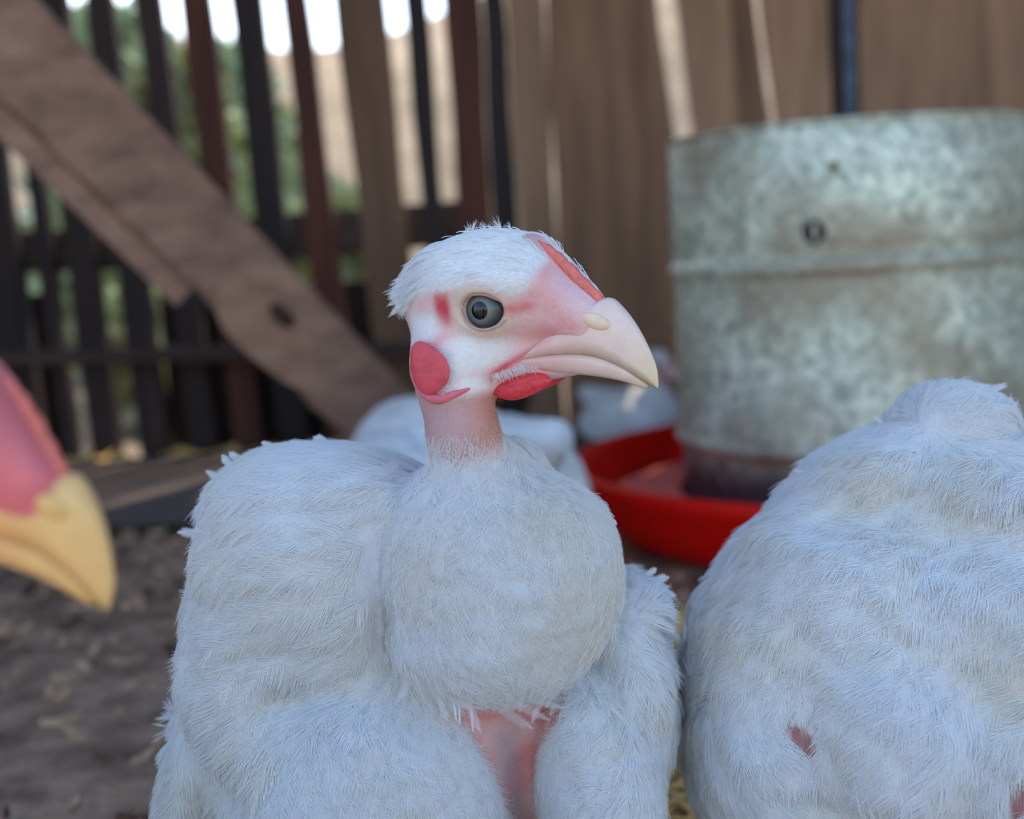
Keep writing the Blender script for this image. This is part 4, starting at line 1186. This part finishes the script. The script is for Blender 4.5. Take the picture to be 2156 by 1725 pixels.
# sparse filoplumes on the bare neck
P2 = sample_surface(V, F, 1300, lambda P: ((px_of(P)[1] > 800) & (px_of(P)[1] < 1000) & (px_of(P)[0] > 850) & (px_of(P)[0] < 1065) & (P[:, 2] < 366)).astype(float), 8)
fl_neck = lambda P: np.tile(np.array([0.05, -1, 0.0]), (len(P), 1))
add(make_down(bvh, P2, fl_neck, 4.5 * (0.4 + r0.random(len(P2))), 9, np.tile(np.array([0.78, 0.68, 0.55]), (len(P2), 1)), rise=0.10, rad=0.045, jitter=0.35, curl=0.5))
P9 = sample_surface(V, F, 900, lambda P: ((px_of(P)[1] > 905) & (px_of(P)[1] < 1000) & (px_of(P)[0] > 880) & (px_of(P)[0] < 1075) & (P[:, 2] < 372)).astype(float), 26)
add(make_down(bvh, P9, lambda P: np.tile(np.array([0.1, -1, 0.0]), (len(P), 1)), 6.5 * (0.4 + r0.random(len(P9))), 27, np.tile(WHITE, (len(P9), 1)), rise=0.18, rad=0.05, jitter=0.6, curl=0.5))
# hairs and pins over the bare strip
P3 = sample_surface(V, F, 420, lambda P: (bare(P) & (px_of(P)[1] > 1450) & (P[:, 2] < 400)).astype(float), 10)
add(make_down(bvh, P3, lambda P: np.tile(np.array([0.15, -1, 0.0]), (len(P), 1)), 6 * (0.5 + r0.random(len(P3))), 11, np.tile(np.array([0.78, 0.66, 0.55]), (len(P3), 1)), rise=0.10, rad=0.05, jitter=0.25))
O = np.concatenate([cam2world(s[0].reshape(-1, 3)).reshape(s[0].shape) for s in strands]); R = np.concatenate([s[1] for s in strands]) / 1000; K = np.concatenate([s[2] for s in strands])
curves_np('plumage', O, R, K, M['feather'], hen, hen.location)

# head feathers
def head_flow(Hd):
    def f(P):
        q = Hd.inv(P); x, y, z = q[:, 0], q[:, 1], q[:, 2]
        v = np.stack([-np.ones(len(q)), 0.15 * np.sign(y), -0.15 - 0.5 * sstep(-x, 40, 180) + 0 * z], 1)
        low = z < 15
        v[low] = np.stack([-0.75 * np.ones(low.sum()), 0 * y[low], -0.45 - 0.2 * (x[low] < -80)], 1)
        fr = (x > 120) & (z > -20); v[fr] = np.array([-0.75, 0.0, 0.45])
        return Hd.f * v[:, :1] + Hd.l * v[:, 1:2] + Hd.u * v[:, 2:]
    return f
def fm(P):
    q = Hm.inv(P); a = feather_mask(q)
    return np.where((np.abs(q[:, 0]) < 280) & (q[:, 2] > -175) & (q[:, 2] < 200) & (np.abs(q[:, 1]) < 160), a, 0)
P4 = sample_surface(V, F, 42000, lambda P: (fm(P) > 0.35).astype(float), 12)
q4 = Hm.inv(P4); cap = q4[:, 2] > np.interp(q4[:, 0], [-200, -60, 40, 240], [-10, 20, 25, -20])
backness = sstep(-q4[:, 0], 60, 190) * cap
lh = np.where(cap, 2.2 + 3.2 * backness, 1.4) * (0.6 + 0.7 * r0.random(len(P4)))
hs = [make_down(bvh, P4, head_flow(Hm), lh, 13, plumage_tint(P4, 35) * np.array([1.0, 0.995, 0.985]), rise=0.26, rad=0.05, jitter=0.35)]
# white bristles above the wattle
xb = r0.uniform(15, 112, 260); Bp, Bn = nearest(bvh, Hm.to(np.stack([xb, np.full(260, -75.0), -146 + 0.18 * (xb - 60) + r0.normal(0, 4, 260)], 1)))
bd = unit(Hm.f * 0.55 - Hm.l * 0.35 - Hm.u * 0.75 + r0.normal(0, 0.25, (260, 3))); tt = np.linspace(0, 1, 4)[None, :, None]
hs.append((Bp[:, None] + bd[:, None] * tt * r0.uniform(1.2, 3.0, 260)[:, None, None], np.tile(0.06 * np.array([1, .9, .7, .3]), (260, 1)), np.tile(WHITE, (260, 1))))
# cheek down lying over the front edge of the earlobe
ne = 420; te = r0.random(ne); ex_ = -52 + 14 * np.sin(te * 3.14) + r0.normal(0, 7, ne); ez_ = -78 - 100 * te
Ep, En = nearest(bvh, Hm.to(np.stack([ex_, np.full(ne, -130.0), ez_], 1)))
ed = unit(-Hm.f * 0.85 - Hm.u * r0.uniform(0.0, 0.5, ne)[:, None] + En * 0.25 + r0.normal(0, 0.15, (ne, 3)))
hs.append((Ep[:, None] + ed[:, None] * tt * r0.uniform(1.2, 3.2, ne)[:, None, None] + (En * 0.5)[:, None] * np.sin(tt * 2.2), np.tile(0.06 * np.array([1, .9, .7, .3]), (ne, 1)), np.tile(WHITE, (ne, 1))))
# nape: pointed feathers standing off behind the head
na = 60; nx_ = r0.uniform(-205, -150, na); nz_ = r0.uniform(0, 75, na); ny_ = r0.uniform(-85, 70, na)
Np, Nn = nearest(bvh, Hm.to(np.stack([nx_, ny_, nz_], 1)))
nd = Hm.f * -0.75 - Hm.u * r0.uniform(0.35, 0.9, na)[:, None] + Hm.l * r0.normal(-0.1, 0.2, (na, 1)) + Nn * 0.25
hs.append(free_feathers(Np, nd, r0.uniform(3.5, 6.5, na), r0.uniform(1.0, 1.6, na), 30, 64, np.tile(WHITE, (na, 1)), rad=0.05, spread=0.5, sag=0.05))
# thin down on the face in front of the eye
P8 = sample_surface(V, F, 1500, lambda P: ((Hm.inv(P)[:, 0] > 95) & (Hm.inv(P)[:, 0] < 235) & (Hm.inv(P)[:, 2] > -95) & (Hm.inv(P)[:, 1] < -5) & (P[:, 2] < 362) & (px_of(P)[1] < 800)).astype(float), 23)
hs.append(make_down(bvh, P8, lambda P: np.tile(-Hm.f * 0.6 + Hm.u * 0.6, (len(P), 1)), 1.6 * (0.4 + r0.random(len(P8))), 24, np.tile(WHITE, (len(P8), 1)), rise=0.2, rad=0.04, jitter=0.4))
# ragged tufts: nape fringe and crown
F5 = sample_surface(V, F, 420, lambda P: ((fm(P) > 0.5) & (Hm.inv(P)[:, 2] > 10)).astype(float) * (0.4 + 3 * (Hm.inv(P)[:, 0] < -110)), 14)
q5 = Hm.inv(F5); l5 = (3.0 + 4.6 * sstep(-q5[:, 0], 60, 180)) * (0.8 + 0.4 * r0.random(len(F5)))
hs.append(make_feathers(bvh, F5, head_flow(Hm), l5, l5 * 0.28, 26, 0.8, 15, plumage_tint(F5, 36), rad=0.05))
ct = Hm.to(np.array([((-58 if i < 7 else 8) + 5 * (i % 8) + 6 * math.sin(i * 2.1), 18 * math.sin(i * 1.3), 140) for i in range(13)])); cd = np.array([((.35 if i < 7 else -.15) * (1 + r0.random()) - .3, 0.8, 0.3 * r0.normal()) for i in range(len(ct))])
p_, n_ = nearest(bvh, ct); ks = np.arange(len(ct)); cl = 2.6 + 1.8 * r0.random(len(ct))
for i_ in range(9):
    dv = unit(cd + r0.normal(0, 0.25, cd.shape)); tt = np.linspace(0, 1, 4)[None, :, None]
    hs.append((p_[:, None] + dv[:, None] * tt * (cl * (0.6 + 0.5 * r0.random(len(ct))))[:, None, None], np.tile(0.05 * np.array([1, .9, .7, .3]), (len(ct), 1)), np.tile(WHITE, (len(ct), 1))))
O = np.concatenate([cam2world(s[0].reshape(-1, 3)).reshape(s[0].shape) for s in hs]); R = np.concatenate([s[1] for s in hs]) / 1000; K = np.concatenate([s[2] for s in hs])
curves_np('head_feathers', O, R, K, M['feather'], hen, hen.location)

# ================= big white chicken on the right, its back to us
def right_sdf(X, Y, Z):
    d = E(X, Y, Z, 2010, 1480, 415, 545, 560, 74)
    d = smin(d, E(X, Y, Z, 1760, 1300, 385, 215, 230, 40, 20), 16)
    d = smin(d, E(X, Y, Z, 1590, 1560, 395, 130, 330, 46, 6), 16)
    d = smin(d, E(X, Y, Z, 2110, 1330, 372, 230, 190, 36, -20), 9)
    d = smin(d, E(X, Y, Z, 2130, 1590, 362, 210, 190, 34, 12), 7)
    d = smin(d, E(X, Y, Z, 1840, 1540, 366, 190, 210, 36, 24), 10)
    d = smin(d, E(X, Y, Z, 1850, 1780, 375, 260, 180, 38, -6), 6)
    d = smin(d, E(X, Y, Z, 2120, 1060, 392, 220, 120, 42, -14), 12)
    d = smin(d, E(X, Y, Z, 1790, 1010, 400, 150, 64, 30, 34), 10)
    d = smin(d, E(X, Y, Z, 1985, 882, 402, 84, 66, 24, 0), 15)
    d = smin(d, E(X, Y, Z, 2050, 880, 404, 40, 40, 20, 0), 6)        # bump of the tail root
    return d
def neck_right(X, Y, Z):
    d = sd_cone(X, Y, Z, pix(2330, 1180, 450), 34, Hr.o + np.array([-6, -34, 4]), 13)
    d = smin(d, sd_cone(X, Y, Z, Hr.o + np.array([-6, -34, 4]), 13, Hr.o + np.array([-8, -8, 0]), 12), 6)
    return d
Hr = Head(pix(2560, 900, 470), (0.95, -0.05, 0.3), (0, 1, 0))
g1 = cam2world(pix(2010, 1500, 425))
LEGR = [leg((1900, 1820, 420), (g1[0] - 0.026, g1[1], 0), 1.2), leg((2200, 1820, 425), (g1[0] + 0.03, g1[1] + 0.004, 0), 1.1)]
def right_all(X, Y, Z):
    d = smin(right_sdf(X, Y, Z), neck_right(X, Y, Z), 14)
    for hip, ank, toes in LEGR:
        d = smin(d, sd_cone(X, Y, Z, hip, 13, ank[0], 6.5), 10); d = smin(d, sd_cone(X, Y, Z, ank[0], 6.0, ank[1], 4.6), 3)
        for a, b in toes: d = smin(d, sd_cone(X, Y, Z, a, 4.2, b, 2.2), 2.5)
    return d
ax = axis(48, 320, 2.2, (pix(2400, 0, 470)[0], 315, 1.3)); ay = axis(-195, 40, 2.2, (pix(0, 1050, 470)[1], 40, 1.4)); az = axis(315, 545, 2.4)
Vr, Fr = build_body(right_all, ax, ay, az, Hr, 40, 2)
Vr = lumps(Vr, Fr, 1.5, 0.19, (Vr[:, 0] < pix(2380, 0, 450)[0]) * (Vr[:, 1] > -150) * 1.0, 62)
hr = Hr.inv(Vr); hw = 1 - sstep(np.linalg.norm((hr - np.array([20, 0, -20])) / np.array([300, 230, 240]), axis=1), 0.95, 1.08)
col = np.tile(WHITE * 0.76, (len(Vr), 1))
xr_, yr_ = px_of(Vr)
nk = ((Vr[:, 0] > pix(2380, 0, 450)[0]) & (Vr[:, 1] > pix(0, 1080, 455)[1])).astype(float); col = col * (1 - nk[:, None]) + np.array(srgb(206, 158, 150)[:3]) * nk[:, None]
col = col * (1 - hw[:, None]) + head_colors(hr) * hw[:, None]
def spots(x, y):                         # bare reddish skin showing where feathers have worn away
    s = np.exp(-((((x - 1690) * 0.80 + (y - 1562) * -0.6) / 25) ** 2 + (((x - 1690) * 0.6 + (y - 1562) * 0.80) / 56) ** 2))
    return np.maximum(s, np.exp(-(((x - 2146) / 26) ** 2 + ((y - 1690) / 60) ** 2)))
sp = sstep(spots(xr_, yr_), 0.35, 0.6) * (Vr[:, 2] < 400)
col = col * (1 - sp[:, None]) + np.array(srgb(158, 106, 100)[:3]) * sp[:, None]
il = sstep(-Vr[:, 1], 155, 170)
col = col * (1 - il[:, None]) + np.array(srgb(222, 186, 140)[:3]) * il[:, None]
hen2 = thing('chicken', 'large white chicken with its back turned, cut by the right photo edge', 'chicken', (g1[0], g1[1], 0), 'white chickens')
mesh_np('body', cam2world(Vr), orient_out(cam2world(Vr) - cam2world(Vr).mean(0), Fr), M['skin'], hen2, hen2.location, col=col)
bvr = bvh_of(Vr, Fr)
head_parts(Hr, cam2world, hen2, 'beak', bvr)
flow2 = idw_flow([(1990, 860, 395, 0.7, 0.35, 0.2), (2080, 850, 395, 1, 0.2, 0), (1850, 960, 385, -0.7, -0.7, 0.1), (1700, 1020, 390, -0.8, -0.5, 0.2), (1600, 1120, 395, -0.9, -0.45, 0.3), (1520, 1300, 395, -0.9, -0.2, 0.3),
                  (1470, 1380, 400, -0.6, 0.7, 0.2), (1480, 1560, 395, -0.15, -1, 0.1), (1750, 1250, 350, -0.75, -0.6, 0), (1950, 1150, 360, -0.6, -0.8, 0), (2100, 1250, 340, -0.5, -0.8, 0), (1850, 1450, 340, -0.55, -0.85, 0),
                  (2100, 1500, 335, -0.6, -0.8, 0), (1650, 1600, 350, 0.5, -0.85, 0), (1850, 1680, 340, -0.3, -0.9, 0), (2130, 1680, 335, -0.5, -0.9, 0)])
def spots_down(P):                       # feathers whose vane would cover a bare spot
    f = flow2(P); m = spots(*px_of(P))
    for s in (3, 6, 9, 12): m = np.maximum(m, spots(*px_of(P + f * s)))
    return m
P0 = sample_surface(Vr, Fr, 7000, lambda P: ((P[:, 2] < 440) & (px_of(P)[0] < 2330) & (px_of(P)[1] < 1900) & (spots_down(P) < 0.3)).astype(float), 51)
sr = [make_feathers(bvr, P0, flow2, 13 * (0.7 + 0.6 * r0.random(len(P0))), 6.4 * (0.8 + 0.4 * r0.random(len(P0))), 60, 0.7, 52, plumage_tint(P0, 53), rad=0.09, spread=0.7)]
P1 = sample_surface(Vr, Fr, 40000, lambda P: ((P[:, 2] < 440) & (px_of(P)[0] < 2330) & (px_of(P)[1] < 1900) & (spots(*px_of(P)) < 0.25)).astype(float), 54)
sr.append(make_down(bvr, P1, flow2, 4.5 * (0.5 + r0.random(len(P1))), 55, plumage_tint(P1, 56), rise=0.25, rad=0.055, jitter=0.7))
tuft = np.array([pix(*t) for t in ((1468, 1392, 396), (1472, 1398, 394), (1480, 1405, 392), (1462, 1400, 398), (2050, 862, 398), (2040, 858, 398), (1690, 985, 398), (1860, 900, 400), (1620, 1085, 396), (1575, 1140, 396))])
tp_, tn_ = nearest(bvr, tuft); td_ = np.array([(-.1, 1, 0), (.12, 1, 0), (.3, 1, 0), (-.3, .9, 0), (1, .32, 0), (1, .2, 0), (-.9, .3, 0), (-.6, .6, 0), (-.9, -.2, 0), (-1, -.2, 0)])
tl_ = np.array([12, 11, 9, 9, 8, 6, 5, 5, 5, 5.])
for k in range(2): sr.append(free_feathers(tp_ + r0.normal(0, 0.4, tp_.shape), td_, tl_, tl_ * 0.25, 44, 57 + k, np.tile(WHITE, (len(tuft), 1)), rad=0.08, spread=0.5))
O = np.concatenate([cam2world(s[0].reshape(-1, 3)).reshape(s[0].shape) for s in sr]); R = np.concatenate([s[1] for s in sr]) / 1000; K = np.concatenate([s[2] for s in sr])
curves_np('plumage', O, R, K, M['feather'], hen2, hen2.location)

# ================= other chickens: a standing bird in its own frame (forward, left, up) in mm
def standing_sdf(headpos, low=0.0):
    hx, hz = headpos
    def f(X, Y, Z):
        d = sd_ell(X, Y, Z, (0, 0, 100 - low), (88, 62, 60), rotm('Y', -14))
        d = smin(d, sd_ell(X, Y, Z, (48, 0, 98 - low), (50, 52, 52)), 20)
        ay_ = np.abs(Y)
        d = smin(d, sd_ell(X, ay_, Z, (-12, 52, 106 - low), (66, 18, 38), rotm('Y', -10)), 10)
        d = smin(d, sd_ell(X, ay_, Z, (0, 34, 62 - low), (38, 26, 38)), 12)
        d = smin(d, sd_cone(X, Y, Z, (-60, 0, 122 - low), 34, (-112, 0, 146 - low), 12), 16)
        d = smin(d, sd_cone(X, Y, Z, (62, 0, 128 - low), 28, (hx - 8, 0, hz - 30), 12), 14)
        d = smin(d, sd_cone(X, Y, Z, (hx - 8, 0, hz - 30), 12, (hx - 10, 0, hz - 8), 13), 6)
        d = smin(d, sd_cone(X, ay_, Z, (4, 34, 42), 12, (0, 34, 30), 6.5), 8)
        d = smin(d, sd_cone(X, ay_, Z, (0, 34, 34), 6, (5, 34, 6), 4.6), 3)
        for a, L in ((0, 36), (0.55, 30), (-0.55, 30), (math.pi, 16)):
            d = smin(d, sd_cone(X, ay_, Z, (5, 34, 5), 4.2, (5 + L * math.cos(a), 34 + L * math.sin(a), 3.4), 2.2), 2.5)
        return d
    return f
def other_chicken(label, base, heading, headpos, hpitch, beak, face='white', low=0.0, fluff=0, seed=70, scale=1.0, step=3.0, hyaw=0):
    root = thing('chicken', label, 'chicken', base, 'white chickens')
    Rz = rotm('Z', math.degrees(heading)); b0 = np.array(base, float)
    conv = lambda P: (np.asarray(P) * scale / 1000.0) @ Rz.T + b0
    Hh = Head((headpos[0], 0, headpos[1]), (math.cos(hpitch) * math.cos(hyaw), math.sin(hyaw) * math.cos(hpitch), math.sin(hpitch)), (-math.sin(hpitch), 0, math.cos(hpitch)))
    hx, hz = headpos
    ax = axis(-135, hx + 62, step, (hx - 45, hx + 60, 1.3)); ay = axis(-84, 84, step, (-20, 20, 1.3)); az = axis(-2, max(hz + 30, 185), step, (hz - 40, hz + 30, 1.3))
    V, F = build_body(standing_sdf(headpos, low), ax, ay, az, Hh, 40, 2)
    q = Hh.inv(V); hd = np.linalg.norm((q - np.array([20, 0, -20])) / np.array([300, 230, 240]), axis=1); hw = 1 - sstep(hd, 0.95, 1.08)
    col = np.tile(WHITE * 0.98, (len(V), 1))
    t = sstep((V[:, 0] - 62) * (hx - 70) + (V[:, 2] - 128) * (hz - 150), 0, 1) * (V[:, 2] > 140) * (V[:, 0] > 40)
    col = col * (1 - t[:, None]) + np.array(srgb(216, 150, 140)[:3]) * t[:, None]
    if face == 'pink':
        hc_ = np.tile(np.array(srgb(222, 118, 124)[:3]), (len(V), 1)); hc_ *= (1 + 0.12 * fbm(q, 0.03, 77))[:, None]
        
        ora = np.exp(-(((q[:, 0] - 130) / 60) ** 2 + ((q[:, 2] + 100) / 20) ** 2)); hc_ = hc_ + (np.array(srgb(222, 150, 80)[:3]) - hc_) * ora[:, None]
    else: hc_ = head_colors(q)
    col = col * (1 - hw[:, None]) + hc_ * hw[:, None]
    il = 1 - sstep(V[:, 2], max(4, 34 - low), max(8, 44 - low)); col = col * (1 - il[:, None]) + np.array(srgb(222, 186, 140)[:3]) * il[:, None]
    mesh_np('body', conv(V), orient_out(conv(V) - conv(V).mean(0), F), M['skin'], root, root.location, col=col)
    bv = bvh_of(V, F)
    head_parts(Hh, conv, root, beak, bv)
    if fluff:
        r = np.random.default_rng(seed)
        P0 = sample_surface(V, F, fluff, lambda P: ((P[:, 2] > 48) & ((P[:, 0] < 70) | (P[:, 2] < 135))).astype(float), seed)
        fl = lambda P: np.tile(np.array([-1.0, 0, -0.25]), (len(P), 1))
        O, R, K = make_feathers(bv, P0, fl, 17 * (0.7 + 0.6 * r.random(len(P0))), 5.5 * (0.8 + 0.4 * r.random(len(P0))), 24, 1.0, seed, plumage_tint(P0, seed), rad=0.22)
        curves_np('plumage', conv(O.reshape(-1, 3)).reshape(O.shape), R * scale / 1000, K, M['feather'], root, root.location)
    return root
# behind the middle one: only its white back shows
q = pw(955, 1000, 0.90)
other_chicken('white chicken feeding behind the middle one, only its rounded back visible', (q[0], q[1], 0), 2.2, (104, 84), -0.9, 'beak', low=28, fluff=1500, seed=71, scale=1.06)
# beyond the feeder pan, looking past us
q = pw(1330, 800, 1.42)
other_chicken('small distant red-faced chicken behind the red pan, half hidden by the feeder drum', (q[0], q[1], 0), -0.85, (64, 165), -0.15, 'beak', low=40, fluff=800, seed=72, scale=0.68)
# cut by the left edge, very near the camera
q = pw(226, 1286, 0.21); hp_ = -0.34; sc_ = 0.82
tx, tz = 348 * math.cos(hp_) + 192 * math.sin(hp_), 348 * math.sin(hp_) - 192 * math.cos(hp_)
hx_, hz_ = 98.0, (q[2] * 1000 / sc_ - tz * U)
other_chicken('pink-faced chicken with a yellow beak, blurred, cut by the left photo edge', (q[0] - (hx_ + tx * U) * sc_ / 1000, q[1], 0), 0.0, (hx_, hz_), hp_, 'beak_yellow', face='pink', fluff=900, seed=73, scale=sc_)
